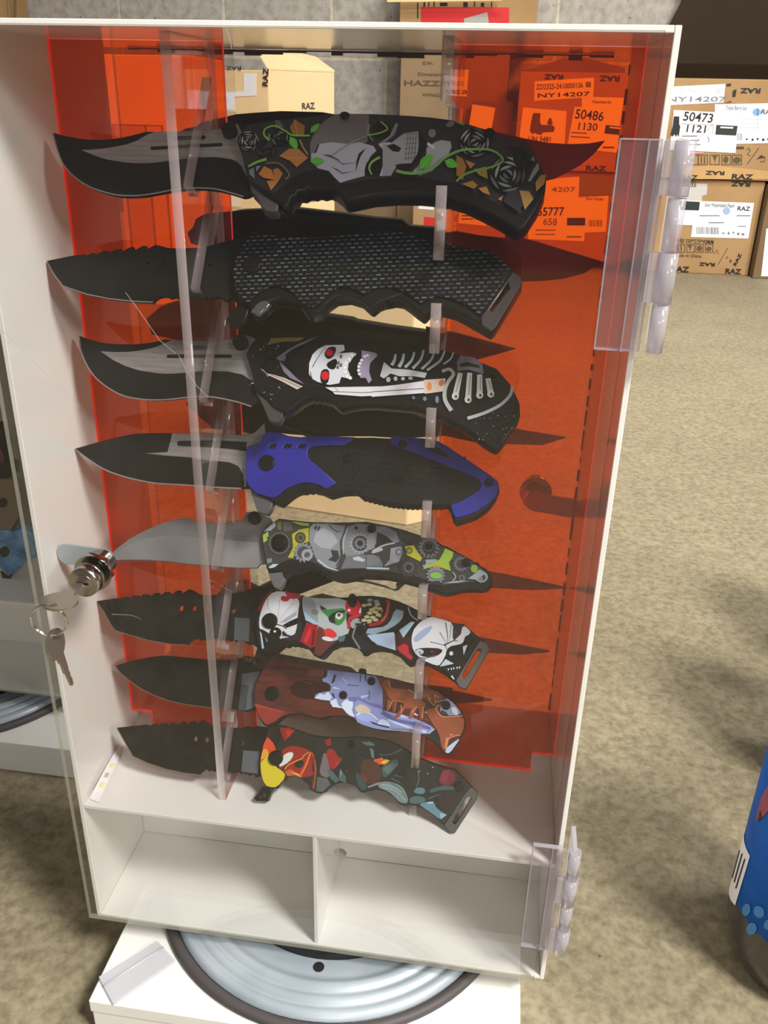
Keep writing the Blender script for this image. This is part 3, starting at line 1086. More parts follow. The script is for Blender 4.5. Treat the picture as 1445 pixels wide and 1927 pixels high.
# ================= 2: carbon-weave grip
k = Knife(1, 'second knife from the top, black with a carbon-weave handle and saw-toothed blade', .20)
d = Zm(80, 420, 3.6125); e = Zm(420, 400, 4.25); f = Zm(700, 400, 4.0139)
k.blade(d((28, 255), (215, 217), (288, 210), (300, 218), (342, 200), (372, 209), (402, 189), (440, 186), (455, 196), (502, 175), (535, 175), (548, 188), (592, 162), (620, 160), (632, 181), (682, 152), (708, 154), (718, 172), (765, 146),
          (800, 152), (850, 166), (920, 170), (1040, 165), (1100, 160), (1180, 140), (1210, 130), (1270, 118), (1300, 105), (1380, 92), (1480, 110), (1480, 480), (1310, 528), (1285, 500), (1255, 525), (1235, 522), (1215, 508), (1190, 500), (1165, 512),
          (1150, 501), (1135, 514), (1118, 501), (1102, 513), (1060, 500), (950, 497), (925, 507), (900, 498), (870, 508), (850, 497), (820, 494), (790, 502), (770, 515), (752, 536), (600, 527), (450, 510), (300, 480), (140, 425), (80, 350)),
        [d(*ell(x, y, 17, 7, -.4)) for x, y in ((712, 276), (817, 278), (920, 280), (1070, 284), (1136, 284))], M_bladeblack)
k.bprint([(d(*rib([(30, 262), (80, 352), (140, 428), (300, 483), (450, 513), (600, 530), (750, 537)], 8)), (118, 110, 106))])
k.handle(e((180, 235), (250, 165), (330, 176), (420, 190), (600, 205), (800, 203), (950, 185), (1080, 160), (1250, 152), (1445, 160)) + f((300, 170), (360, 198), (480, 228), (600, 253), (750, 273), (880, 293), (960, 338), (1045, 402), (1115, 480), (1135, 530), (930, 870), (900, 893), (860, 872), (720, 792),
         (640, 748), (560, 727), (500, 717), (440, 727), (405, 765), (385, 772), (340, 742), (280, 692), (230, 657), (170, 647), (100, 662)) + e((1330, 687), (1250, 715), (1190, 762), (1165, 752), (1100, 692), (1000, 662), (900, 672), (830, 722), (780, 790), (700, 812), (650, 780), (590, 700), (560, 712), (540, 685), (515, 700), (492, 682), (465, 695), (440, 680), (415, 700), (380, 705), (340, 740), (280, 822), (225, 790),
         (210, 740), (160, 720), (135, 710), (110, 650), (85, 560), (75, 480), (95, 370), (130, 300)), M_black, [f((1030, 520), (1042, 575), (905, 758), (884, 738))])
weave = bpy.data.materials.new('carbon_weave')
weave.use_nodes = True
nt = weave.node_tree
bs = nt.nodes['Principled BSDF']
tc = nt.nodes.new('ShaderNodeTexCoord'); mp = nt.nodes.new('ShaderNodeMapping'); br = nt.nodes.new('ShaderNodeTexBrick')
mp.inputs['Rotation'].default_value = (0, 0, -.10)
br.offset = .5
br.inputs['Scale'].default_value = 1
br.inputs['Brick Width'].default_value = .0042
br.inputs['Row Height'].default_value = .0025
br.inputs['Mortar Size'].default_value = .00098
br.inputs['Mortar Smooth'].default_value = .25
br.inputs['Color1'].default_value = rgb((100, 110, 116)); br.inputs['Color2'].default_value = rgb((38, 46, 52)); br.inputs['Mortar'].default_value = rgb((14, 14, 17))
nt.links.new(tc.outputs['Object'], mp.inputs[0]); nt.links.new(mp.outputs[0], br.inputs[0]); nt.links.new(br.outputs[0], bs.inputs['Base Color'])
bs.inputs['Roughness'].default_value = .4
bs.inputs['Specular IOR Level'].default_value = .2
k.plate('handle_scale', [e((185, 238), (255, 170), (420, 194), (600, 209), (800, 207), (950, 189), (1080, 164), (1250, 156), (1445, 164)) + f((300, 174), (360, 202), (480, 232), (600, 257), (750, 277), (880, 297), (955, 342), (1040, 408), (1050, 445), (820, 785), (760, 740), (680, 690), (580, 655), (500, 640), (430, 660), (375, 697), (300, 640), (230, 600), (150, 572), (80, 570), (0, 590)) +
        e((1135, 670), (1080, 640), (1000, 605), (930, 605), (850, 650), (760, 748), (700, 768), (640, 743), (570, 660), (510, 620), (440, 595), (370, 605), (290, 650), (215, 728), (140, 712), (112, 650), (88, 560), (80, 480), (100, 372), (135, 302))], .0001, .0016, weave, .0007, nproj=0.0)
k.plate('lanyard_plate', [f((1062, 452), (1115, 480), (1135, 530), (930, 870), (900, 893), (862, 872), (830, 850), (826, 790)), f((1030, 520), (1042, 575), (905, 758), (884, 738))], -.004, .0006, mat('lanyard_grey', (84, 78, 80), .3, .3), .0004, nproj=0.0)
k.disc('pivot_screw', (420 + 228 / 4.25, 400 + 410 / 4.25), 17, .001, .0026, M_black)
k.plate('flipper_tab', [e((20, 860), (60, 790), (120, 735), (160, 715), (215, 745), (190, 820), (165, 875), (80, 898))], -.0095, -.003, M_black, .0004)
k.plate('button_guard', [e((220, 795), (255, 735), (300, 705), (345, 700), (378, 732), (340, 770), (285, 825))], -.003, .0006, mat('glossy_steel', (120, 120, 122), .12, .7), .0008)

# ================= 3: hooded skeleton
k = Knife(2, 'third knife from the top, with a red-eyed hooded skeleton on its handle', .205)
g = Zm(130, 600, 3.6125); h = Zm(450, 600, 4.983); i_ = Zm(700, 600, 4.8167)
k.blade(g((66, 112), (130, 137), (190, 153), (250, 165), (330, 171), (400, 172), (470, 170), (530, 164), (600, 152), (650, 139), (700, 140), (820, 147), (1000, 149), (1100, 134), (1190, 104), (1270, 130), (1380, 200), (1380, 520), (1240, 595), (1150, 565), (1050, 542), (960, 528),
          (880, 525), (800, 532), (740, 540), (680, 546), (620, 549), (560, 549), (450, 538), (350, 512), (250, 455), (170, 385), (115, 300), (80, 210)), m=M_bladeblack)
k.bprint([(g((212, 220), (300, 226), (400, 225), (480, 216), (560, 200), (610, 184), (650, 165), (700, 143), (820, 150), (1000, 152), (1100, 137), (1190, 107), (1265, 132), (1330, 300), (1262, 440), (1240, 420), (1180, 380), (1080, 358), (980, 355), (850, 362), (720, 372), (660, 373), (600, 370), (480, 352), (380, 320), (300, 280)), M_steel),
          (g(*rib([(675, 255), (1095, 254)], 24)), (26, 24, 28)), (g(*ell(675, 255, 12)), (26, 24, 28)), (g(*ell(1095, 254, 12)), (26, 24, 28)), (g(*rib([(790, 197), (1000, 197)], 30)), (38, 34, 40)), (g(*ell(790, 197, 15)), (38, 34, 40)),
          (g(*rib(bez([(70, 118), (80, 212), (115, 303), (170, 388), (250, 458), (350, 515), (450, 541), (560, 551), (680, 548), (800, 534), (880, 527), (960, 530), (1050, 544), (1150, 567), (1240, 596)]), 9)), (122, 116, 112))])
k.disc('thumb_stud', (130 + 1160 / 3.6125, 600 + 152 / 3.6125), 14, N_BL1, -.0005, M_blackplastic, socket=False)
k.handle(h((150, 190), (300, 170), (620, 170), (760, 158), (960, 150), (1100, 168)) + i_((193, 190), (300, 213), (420, 238), (540, 268), (650, 278), (740, 308), (880, 343), (970, 383), (1050, 418), (1130, 448), (1190, 518), (1250, 588), (1300, 678), (1337, 760), (1342, 870), (1302, 960), (1205, 1100), (1150, 1168), (1120, 1178), (1085, 1165),
         (1000, 1112), (900, 1032), (780, 952), (640, 892), (500, 842), (380, 802), (240, 787), (100, 777)) + h((1300, 797), (1150, 797), (1050, 812), (960, 837), (930, 832), (880, 787), (840, 758), (815, 762), (790, 742), (760, 752), (735, 730), (700, 745), (675, 728), (640, 742), (590, 768), (520, 820), (430, 880), (330, 830), (250, 740), (150, 670), (130, 560), (95, 430), (62, 330), (100, 250)),
         M_black, [i_(*ell(1085, 530, 38, 28, .3))])
k.plate('flipper_tab', [h((150, 672), (230, 732), (330, 820), (425, 830), (405, 900), (380, 960), (330, 972), (280, 955), (250, 880), (215, 800))], -.0100, -.0020, mat('grey_tab', (66, 62, 62), .4), .0004)
P = [(h((158, 195), (300, 178), (620, 178), (760, 166), (960, 158), (1100, 176)) + i_((193, 197), (300, 220), (420, 246), (540, 276), (650, 286), (740, 316), (880, 352), (965, 390), (1010, 520), (1240, 600), (1290, 684), (1328, 762), (1332, 866), (1195, 1080), (1120, 1130), (1050, 1085), (900, 965), (740, 872), (560, 812), (350, 757), (150, 727)) +
      h((1300, 737), (1150, 732), (1000, 742), (930, 747), (850, 682), (780, 647), (660, 642), (560, 672), (470, 742), (400, 815), (330, 810), (255, 730), (158, 662), (138, 555), (102, 428), (70, 330), (106, 254)), (20, 19, 20))]
rnd = random.Random(5)
for _ in range(95):
    if rnd.random() < .55:
        x, y = rnd.uniform(80, 520), rnd.uniform(200, 800)
        if x + (y - 420) * .2 < 110 or (y > 620 and x < 150 + (y - 620)) or (x > 380 and 300 < y < 600) or (y > 700 and x > 430):
            continue
        P.append((h(*rib([(x, y), (x + rnd.uniform(-16, 16), y + rnd.uniform(-14, 14)), (x + rnd.uniform(-6, 26), y + rnd.uniform(-8, 16))], rnd.uniform(4, 8))), rnd.choice([(120, 124, 130), (160, 166, 172), (70, 76, 84)])))
    else:
        x, y = rnd.uniform(880, 1310), rnd.uniform(820, 1100)
        if y > 900 + (1340 - x) * .55 + 120 or y < 960 - (x - 880) * .35 - 60 or (x > 1200 and y > 1000):
            continue
        P.append((i_(*rib([(x, y), (x + rnd.uniform(-14, 14), y + rnd.uniform(-14, 14))], rnd.uniform(6, 12))), rnd.choice([(96, 98, 104), (130, 132, 138), (66, 68, 74)])))
P += zc(h, [([(300, 185), (620, 180), (560, 215), (400, 220), (270, 250)], (112, 98, 56)),
            ([(345, 375), (420, 320), (560, 240), (740, 168), (640, 225), (500, 290), (430, 350), (470, 395), (390, 400)], (104, 108, 122)), ([(375, 400), (450, 470), (540, 560), (620, 620), (480, 560), (420, 500)], (120, 116, 132)),
            ([(430, 380), (600, 260), (740, 180), (960, 170), (800, 250), (660, 400), (650, 540), (560, 540), (450, 450)], (14, 14, 16)),
            ([(200, 470), (290, 520), (430, 560), (600, 640), (545, 668), (400, 590), (280, 535)], (196, 182, 172)), (rib([(300, 530), (430, 580), (580, 650)], 5), (40, 30, 30)),
            ([(655, 520), (660, 420), (690, 340), (740, 290), (810, 255), (900, 250), (985, 250), (992, 300), (930, 330), (1060, 320), (1100, 330), (1080, 380), (1030, 420), (1020, 480), (1060, 575), (960, 550), (940, 610), (850, 625), (740, 598), (690, 570)], (206, 210, 218)),
            (sm([(795, 340), (830, 275), (900, 262), (915, 300), (880, 370), (830, 388)]), (20, 16, 18)), (ell(850, 322, 34, 32), (196, 24, 40)), (sm([(760, 540), (780, 480), (840, 475), (852, 540), (830, 620), (770, 610)]), (20, 16, 18)), (ell(808, 538, 36, 42), (200, 30, 44)),
            (sm([(810, 430), (900, 375), (925, 400), (905, 480), (850, 480)]), (16, 14, 16)), (rib(bez([(690, 460), (740, 370), (810, 270)]), 8, 4), (60, 58, 62)), (rib(bez([(668, 500), (690, 580), (700, 570)]), 7), (60, 58, 62)),
            ([(1025, 440), (1075, 360), (1140, 330), (1150, 380), (1110, 450), (1110, 560), (1070, 590), (1040, 520)], (14, 13, 14)),
            ([(1150, 300), (1280, 325), (1300, 350), (1230, 420), (1220, 500), (1245, 580), (1215, 612), (1190, 560), (1140, 560), (1110, 500), (1115, 430), (1150, 380)], (150, 140, 162))])
for x, y in ((1010, 420), (1000, 462), (1002, 505), (1040, 385), (1065, 350), (1020, 545), (1045, 562)):
    P += zc(h, [(ell(x, y, 19, 15), (232, 232, 232)), (rib([(x + 14, y - 16), (x + 14, y + 16)], 4), (40, 36, 36))])
for x, y in ((1135, 425), (1125, 455), (1122, 490), (1130, 525), (1150, 395), (1180, 360), (1205, 350)):
    P += zc(h, [(ell(x, y, 15, 11), (226, 226, 230))])
for x, y in ((930, 460), (935, 420), (960, 360), (960, 440)):
    P += zc(h, [(ell(x, y, 12, 16), (50, 46, 50)), (ell(x + 3, y, 5, 8), (170, 170, 176))])
P += zc(h, [([(810, 650), (1445, 640), (1445, 720), (1150, 735), (900, 715), (880, 690)], (216, 214, 220)), (rib([(880, 690), (1150, 700), (1445, 692)], 6), (90, 40, 40)), (rib([(900, 650), (930, 690)], 4), (90, 40, 40))])
P += zc(i_, [([(0, 630), (240, 605), (470, 570), (480, 680), (0, 715)], (214, 212, 220)), (rib([(0, 670), (470, 640)], 7), (90, 36, 40)), ([(470, 562), (668, 548), (645, 665), (480, 688)], (212, 192, 178)), (ell(520, 620, 22, 40), (216, 140, 90)), (ell(630, 590, 24, 32, .5), (206, 110, 66)),
              (rib(bez([(640, 485), (700, 465), (738, 510), (690, 580), (660, 660), (665, 750), (720, 840)]), 26, 38), (176, 180, 178)), (ell(648, 480, 16), (190, 192, 190)),
              (rib(bez([(1270, 620), (1250, 700), (1160, 790), (1020, 860), (865, 910)]), 26, 30), (186, 192, 196)),
              ([(775, 480), (770, 400), (800, 340), (930, 360), (1000, 420), (1010, 510), (880, 470)], (116, 108, 126)), ([(790, 420), (860, 400), (970, 430), (975, 455), (880, 440), (800, 445)], (18, 16, 18))])
for (x0, y0, x1, y1, w) in ((215, 330, 180, 430, 30), (290, 325, 245, 445, 32), (385, 310, 300, 450, 26), (470, 290, 370, 460, 26), (570, 290, 450, 465, 24), (660, 300, 500, 475, 22), (738, 315, 650, 420, 16)):
    mx_, my_ = (x0 + x1) / 2 + (x0 - x1) * .22, (y0 + y1) / 2 + 4
    P += zc(i_, [(rib(bez([(x0, y0), (mx_, my_), (x1, y1)]), w * .7, w), (176, 188, 192))])
P += zc(i_, [([(75, 530), (110, 400), (180, 460), (330, 470), (500, 500), (480, 545), (380, 530), (250, 530), (170, 505), (110, 550)], (188, 192, 194)), (ell(150, 560, 20, 24), (170, 174, 176)), (ell(215, 552, 18, 20), (170, 174, 176)), (ell(282, 552, 18, 16), (170, 174, 176)), (ell(350, 548, 20, 14), (170, 174, 176))])
for (x0, y0, x1, y1) in ((800, 500, 755, 710), (885, 500, 870, 740), (975, 515, 975, 700), (1050, 550, 1075, 690)):
    P += zc(i_, [(rib([(x0, y0), ((x0 + x1) / 2, (y0 + y1) / 2), (x1, y1)], 44, 54), (196, 198, 192)), (ell(x1, y1, 32, 34), (206, 208, 200)), (ell(x1 + 6, y1 + 4, 12, 14), (60, 60, 58)), (rib([(x0 + 6, y0 + 20), (x1 + 6, y1 - 40)], 6), (96, 96, 92))])
P += zc(i_, [(ell(378, 725, 14, 14), (100, 110, 140)), (ell(480, 735, 17, 20), (110, 126, 156)), (ell(590, 742, 17, 34), (116, 124, 160))])
k.hprint(P)
k.disc('pivot_screw', (450 + 300 / 4.983, 600 + 442 / 4.983), 15, 0, .0016, M_black)
k.disc('handle_screw', (450 + 968 / 4.983, 600 + 195 / 4.983), 8, 0, .0010, M_black)
k.disc('handle_screw', (700 + 888 / 4.8167, 600 + 408 / 4.8167), 9, 0, .0010, M_black)

# ================= 4: blue and black rescue knife
k = Knife(3, 'fourth knife from the top, with a bright blue handle and black textured grip inlay', .2)
j = Zm(130, 780, 3.6125); q4 = Zm(440, 780, 4.8167); l = Zm(680, 780, 4.8167)
k.blade(j((38, 232), (150, 200), (300, 160), (380, 142), (430, 132), (520, 125), (850, 125), (855, 131), (930, 129), (955, 137), (985, 130), (1020, 136), (1090, 131), (1190, 140), (1215, 140), (1260, 120), (1330, 52), (1400, 90), (1450, 300), (1400, 490), (1230, 500), (1170, 502), (1000, 492), (800, 477), (700, 472), (600, 465), (480, 445), (350, 412), (230, 365), (130, 300)), m=M_bladeblack)
k.bprint([(j((700, 128), (850, 128), (930, 132), (1090, 134), (1190, 143), (1215, 143), (1262, 123), (1328, 58), (1340, 200), (1204, 260), (1204, 490), (1186, 492), (1184, 410), (1150, 350), (1090, 325), (950, 310), (800, 290), (640, 278), (515, 264), (668, 256), (690, 180)), M_steel),
          (j(*rib([(755, 197), (1000, 200), (1205, 218)], 36, 62)), (28, 27, 32)), (j(*ell(752, 197, 18)), (28, 27, 32)),
          (j((1186, 420), (1184, 492), (1165, 498), (1000, 488), (1000, 494), (1175, 502), (1192, 480)), (20, 20, 22)),
          (j(*rib(bez([(40, 236), (130, 303), (230, 368), (350, 415), (480, 448), (600, 468), (800, 480), (1000, 495), (1170, 503)]), 9)), (126, 120, 120))])
k.handle(q4((130, 285), (230, 262), (270, 175), (320, 155), (420, 165), (500, 195), (600, 205), (850, 195), (1100, 207), (1250, 205)) + l((264, 215), (330, 195), (360, 210), (560, 215), (690, 240), (780, 290), (900, 370), (1050, 470), (1180, 560), (1240, 610), (1252, 680), (1220, 760), (1150, 850), (1040, 925), (930, 960), (860, 980), (830, 950), (812, 880), (780, 820)) +
         l(*[(740 - t * 22, 822 + (8 if t % 2 else -2) - max(0, t - 14) * 2.2 - max(0, t - 22) * 3.2) for t in range(34)]) +
         q4((1110, 702), (1050, 700), (980, 705), (870, 735), (840, 722), (780, 695), (740, 690), (715, 678), (690, 690), (665, 680), (640, 692), (600, 690), (560, 705), (520, 730), (420, 810), (370, 795), (330, 775), (200, 720), (140, 660), (108, 600), (108, 330)), M_blackplastic)
BL = noisy('blue_anodised', (32, 32, 128), (38, 38, 142), 30, rough=.42, spec=.4)
k.plate('blue_scale', [q4((132, 290), (233, 267), (273, 180), (322, 160), (420, 170), (500, 199), (600, 209), (850, 199), (1100, 210), (1065, 245), (1000, 285), (860, 285), (720, 292), (685, 308), (668, 345), (675, 390), (700, 420), (760, 470), (930, 622), (840, 678), (770, 642), (720, 628), (660, 622), (600, 628), (560, 642), (480, 675), (400, 745), (370, 757), (330, 757), (200, 715), (142, 655), (112, 598), (112, 332)),
                       q4((320, 295), (345, 272), (395, 272), (372, 312), (320, 312)), q4((450, 297), (475, 274), (530, 274), (510, 312), (450, 312)), q4((582, 297), (605, 275), (655, 278), (640, 310), (582, 312))], .0001, .0014, BL, .0005, nproj=0.0)
k.plate('blue_scale', [l((266, 218), (330, 198), (360, 213), (560, 218), (690, 243), (780, 293), (900, 373), (1050, 473), (1180, 563), (1237, 612), (1247, 680), (1215, 745), (1150, 815), (1040, 885), (930, 925), (850, 942), (830, 900), (808, 822), (870, 800), (930, 772), (1010, 722), (1062, 690), (1088, 640), (1062, 590), (980, 552), (900, 520), (700, 440), (480, 350), (330, 300), (268, 278)),
                       l((600, 312), (640, 300), (700, 305), (750, 350), (795, 390), (740, 378), (650, 345))], .0001, .0014, BL, .0005, nproj=0.0)
bm = bmesh.new()
for r_ in range(7):
    for cc_ in range(26):
        x, y = 640 + cc_ * 10.2 + (r_ % 2) * 5, 838 + r_ * 12 + cc_ * 1.0
        if y > 916 or x > 875 or (x < 625 + (y - 838) * .3):
            continue
        (px_, py_), = k.P([(x, y)], 0)
        add_cyl(bm, (px_, py_, -.0003), (px_, py_, .0005), .0009, .0006, n=6)
mesh_obj('grip_texture', bm, M_blackplastic, k.h)
k.disc('pivot_screw', (440 + 297 / 4.8167, 780 + 435 / 4.8167), 15, 0, .0028, M_black)
k.disc('handle_screw', (440 + 1035 / 4.8167, 780 + 392 / 4.8167), 8.5, 0, .0014, M_black)
k.disc('handle_screw', (680 + 375 / 4.8167, 780 + 262 / 4.8167), 8.5, 0, .0022, M_black)
k.disc('handle_screw', (680 + 1155 / 4.8167, 780 + 612 / 4.8167), 8.5, 0, .0022, M_black)
k.plate('flipper_tab', [q4((140, 655), (200, 715), (340, 770), (352, 805), (330, 860), (298, 902), (215, 882), (195, 830))], -.0100, -.0020, mat('grey_tab', (92, 88, 92), .4, .2), .0004)

# ================= 5: gears on grey plating
k = Knife(4, 'fifth knife from the top, with a plain grey blade and lime-and-silver gearwork handle', .2)
m_ = Zm(180, 940, 4.0139); o_ = Zm(470, 950, 5.78); p_ = Zm(690, 960, 5.558)
k.blade(m_((62, 466), (140, 385), (250, 300), (320, 258), (400, 220), (520, 170), (620, 145), (660, 139), (690, 138), (740, 150), (755, 166), (768, 154), (795, 158), (812, 176), (872, 171), (905, 179), (914, 188), (932, 172), (955, 178), (970, 192), (998, 168), (1020, 160), (1040, 184), (1070, 152), (1098, 166), (1140, 95), (1200, 90), (1320, 140), (1420, 300), (1420, 480),
           (1240, 488), (1220, 516), (1100, 518), (960, 510), (840, 500), (700, 488), (550, 470), (400, 458), (250, 456), (150, 461)), m=M_greysteel)
k.bprint([(m_((66, 466), (150, 400), (250, 345), (380, 295), (500, 272), (640, 274), (800, 290), (1000, 306), (1230, 326), (1240, 486), (1220, 513), (1100, 515), (960, 507), (840, 497), (700, 485), (550, 467), (400, 455), (250, 453)), noisy('ground_bevel', (124, 122, 124), (138, 136, 136), 26, rough=.36, metal=.25)),
          (m_(*rib(bez([(64, 467), (250, 457), (400, 459), (550, 471), (700, 489), (840, 501), (1100, 519), (1218, 516)]), 6)), (70, 64, 70))])
k.disc('thumb_stud', (180 + 1195 / 4.0139, 940 + 135 / 4.0139), 12, N_BL1, -.0005, M_black)
k.handle(o_((200, 220), (315, 146), (450, 163), (650, 183), (900, 190), (1100, 186), (1240, 181)) + p_((0, 118), (100, 138), (250, 168), (400, 208), (550, 258), (690, 298), (745, 330), (800, 368), (840, 376), (880, 403), (925, 422), (960, 448), (1015, 468), (1060, 498), (1100, 520), (1130, 548), (1170, 560), (1200, 588), (1240, 604), (1270, 640), (1310, 700), (1315, 770), (1280, 820), (1220, 842), (1100, 837), (980, 847), (900, 872), (830, 882), (770, 872), (650, 827), (500, 777), (350, 737), (200, 707), (0, 692)) +
         o_((1150, 800), (1080, 817), (1000, 830), (940, 817), (865, 795), (840, 770), (815, 768), (785, 742), (755, 740), (725, 712), (700, 715), (672, 695), (640, 700), (600, 695), (520, 735), (450, 738), (380, 782), (360, 720), (210, 735), (180, 680), (150, 520), (125, 330), (135, 290)), M_blackplastic)
k.plate('flipper_tab', [o_((190, 700), (250, 740), (368, 710), (376, 800), (352, 880), (312, 916), (258, 890), (222, 810))], -.0100, -.0020, mat('grey_tab', (104, 102, 106), .4, .2), .0004)
LIME, LIME2 = (150, 178, 66), (172, 168, 52)
GM = [(150, 154, 160), (122, 126, 132), (84, 86, 92), (178, 182, 190)]
P = [(o_((208, 226), (318, 156), (450, 172), (650, 192), (900, 199), (1100, 195), (1240, 190)) + p_((0, 127), (100, 147), (250, 178), (400, 218), (550, 270), (690, 312), (800, 382), (960, 465), (1060, 515), (1130, 565), (1200, 608), (1245, 655), (1275, 702), (1255, 745), (1150, 748), (900, 772), (800, 788), (550, 703), (250, 642), (0, 628)) +
      o_((1250, 690), (1050, 700), (930, 733), (850, 708), (740, 648), (640, 608), (520, 595), (420, 595), (320, 640), (215, 685), (190, 660), (160, 515), (135, 332), (144, 296)), (62, 62, 62))]
P += zc(o_, [([(140, 330), (200, 290), (205, 370), (150, 415)], LIME), ([(150, 290), (270, 185), (285, 230), (230, 280)], (150, 160, 170)), ([(300, 190), (340, 180), (345, 270), (305, 280)], (104, 104, 60)), ([(455, 185), (560, 190), (650, 205), (640, 230), (560, 225)], LIME), ([(460, 320), (540, 270), (640, 250), (640, 400), (520, 440), (490, 520), (470, 580), (415, 575), (470, 470)], LIME2),
             ([(360, 190), (450, 190), (470, 280), (370, 290)], (92, 84, 80)),
             ([(645, 400), (650, 250), (690, 205), (860, 208), (1040, 230), (1010, 330), (985, 470), (990, 590), (950, 680), (900, 705), (820, 680), (740, 620), (700, 540), (680, 470)], (132, 136, 142)),
             ([(690, 400), (720, 300), (800, 250), (900, 300), (960, 400), (880, 480), (780, 470)], (160, 164, 172)), ([(880, 490), (960, 500), (975, 575), (940, 625), (850, 600), (900, 560)], (54, 52, 54)), (rib(bez([(740, 600), (850, 680), (960, 715)]), 22, 10), (176, 188, 200)), (rib([(860, 215), (900, 260), (960, 300), (975, 280)], 12), (70, 72, 78)),
             ([(1010, 330), (1060, 240), (1180, 205), (1380, 230), (1380, 420), (1300, 480), (1180, 560), (1050, 560), (1000, 470)], (126, 130, 136)), (rib(bez([(1035, 290), (990, 400), (990, 560), (940, 670)]), 16), (64, 66, 72)), (rib(bez([(1060, 260), (1020, 400), (1020, 540)]), 8), (182, 188, 196)), ([(1050, 560), (1200, 540), (1400, 560), (1445, 640), (1445, 690), (1060, 690), (990, 700)], (104, 108, 116)),
             ([(1120, 575), (1180, 560), (1260, 600), (1230, 620), (1130, 600)], (180, 186, 192)), ([(1260, 590), (1320, 545), (1345, 600), (1290, 610)], (34, 34, 38)), ([(185, 590), (240, 580), (245, 620), (190, 640)], (120, 132, 140)), ([(205, 680), (250, 645), (315, 645), (270, 680), (220, 692)], (176, 196, 206))])
P += [(o_(*q), cc) for q, cc in gear(1200, 420, 118, 16, (150, 154, 160), .72, (56, 56, 60))]
P += [(o_(*q), cc) for q, cc in gear(1200, 420, 70, 10, (110, 112, 118), .45, (44, 44, 48))]
P += zc(o_, [(ell(1158, 252, 20), (34, 34, 38)), ([(700, 255), (720, 225), (735, 235), (715, 280)], (50, 50, 54)), ([(735, 260), (755, 230), (770, 240), (745, 290)], (50, 50, 54)), ([(1320, 520), (1380, 470), (1445, 470), (1445, 500), (1340, 530)], (170, 176, 182))])
P += [(o_(*q), cc) for q, cc in gear(322, 420, 150, 18, (58, 58, 60), .0001)]
P += zc(o_, [(ell(325, 418, 112, 116), (108, 104, 104)), (ell(325, 418, 102, 106), (38, 36, 36)), (ell(322, 416, 84, 90), (20, 18, 18)), (ell(552, 358, 58, 60), (54, 50, 42)), (ell(552, 358, 46, 48), (96, 92, 78)), ([(535, 340), (575, 340), (575, 378), (535, 378)], (60, 56, 50))])
P += [(o_(*q), cc) for q, cc in gear(585, 520, 110, 14, (124, 130, 138), .62, (70, 72, 78))]
P += zc(o_, [(ell(625, 545, 62), (150, 156, 164)), (ell(625, 545, 34), (96, 98, 104)), (rib([(600, 560), (650, 530)], 9), (40, 40, 44))])
P += zc(p_, [([(95, 170), (200, 175), (310, 230), (345, 330), (290, 350), (200, 330), (110, 300)], (120, 126, 134)), ([(110, 230), (200, 270), (290, 345), (180, 370), (100, 400)], (44, 42, 46)), (rib(bez([(60, 430), (180, 370), (290, 345)]), 16), (176, 182, 188)), ([(0, 280), (60, 210), (100, 300), (80, 400), (0, 430)], (136, 140, 146)),
             ([(250, 400), (360, 380), (378, 440), (340, 540), (250, 570), (180, 590), (240, 520)], (140, 146, 154)), (ell(335, 440, 34), (80, 84, 90)), (ell(338, 440, 22), (150, 158, 166)), (ell(300, 525, 30, 24), (150, 160, 174)), ([(0, 470), (80, 470), (140, 520), (130, 580), (0, 590)], (112, 116, 124)), ([(0, 600), (240, 605), (230, 625), (0, 615)], (170, 186, 198)),
             ([(400, 380), (490, 370), (520, 420), (580, 500), (560, 540), (420, 470)], LIME2), (ell(445, 425, 34), (70, 66, 40)), (ell(445, 425, 24), (140, 136, 80)), ([(350, 300), (560, 330), (520, 380), (420, 350)], (50, 48, 50)),
             ([(820, 400), (905, 440), (900, 490), (860, 550), (880, 640), (800, 610), (740, 590), (670, 600), (590, 620), (600, 590), (760, 520), (800, 450)], (142, 172, 64)), ([(640, 590), (740, 545), (830, 560), (800, 600), (700, 600)], (168, 162, 48)),
             ([(570, 560), (620, 520), (720, 515), (740, 530), (640, 570), (600, 610)], (140, 150, 158))])
P += [(p_(*q), cc) for q, cc in gear(650, 395, 112, 16, (112, 112, 116), .62, (50, 46, 46))]
P += zc(p_, [(ell(648, 385, 62, 56), (76, 74, 76)), (ell(648, 385, 38, 34), (36, 34, 36))])
for t in (.35, .8, 1.3, 1.85):
    P += zc(p_, [(ell(650 + 78 * math.cos(t), 395 + 78 * math.sin(t), 15, 12, t), (60, 56, 58))])
P += [(p_(*q), cc) for q, cc in gear(440, 600, 110, 16, (56, 54, 56), .5, (86, 84, 86))]
P += zc(p_, [(ell(440, 600, 34), (40, 38, 40))])
P += [(p_(*q), cc) for q, cc in gear(722, 680, 100, 16, (124, 122, 134), .0001)]
P += zc(p_, [(ell(722, 682, 74, 46), (96, 96, 104)), (ell(726, 684, 62, 34, .06), (120, 172, 76)), (ell(595, 552, 26), (60, 60, 64)), ([(600, 780), (800, 792), (760, 740), (690, 745)], (46, 44, 46))])
P += [(p_(*q), cc) for q, cc in gear(985, 565, 92, 16, (82, 82, 86), .72, (102, 102, 108))]
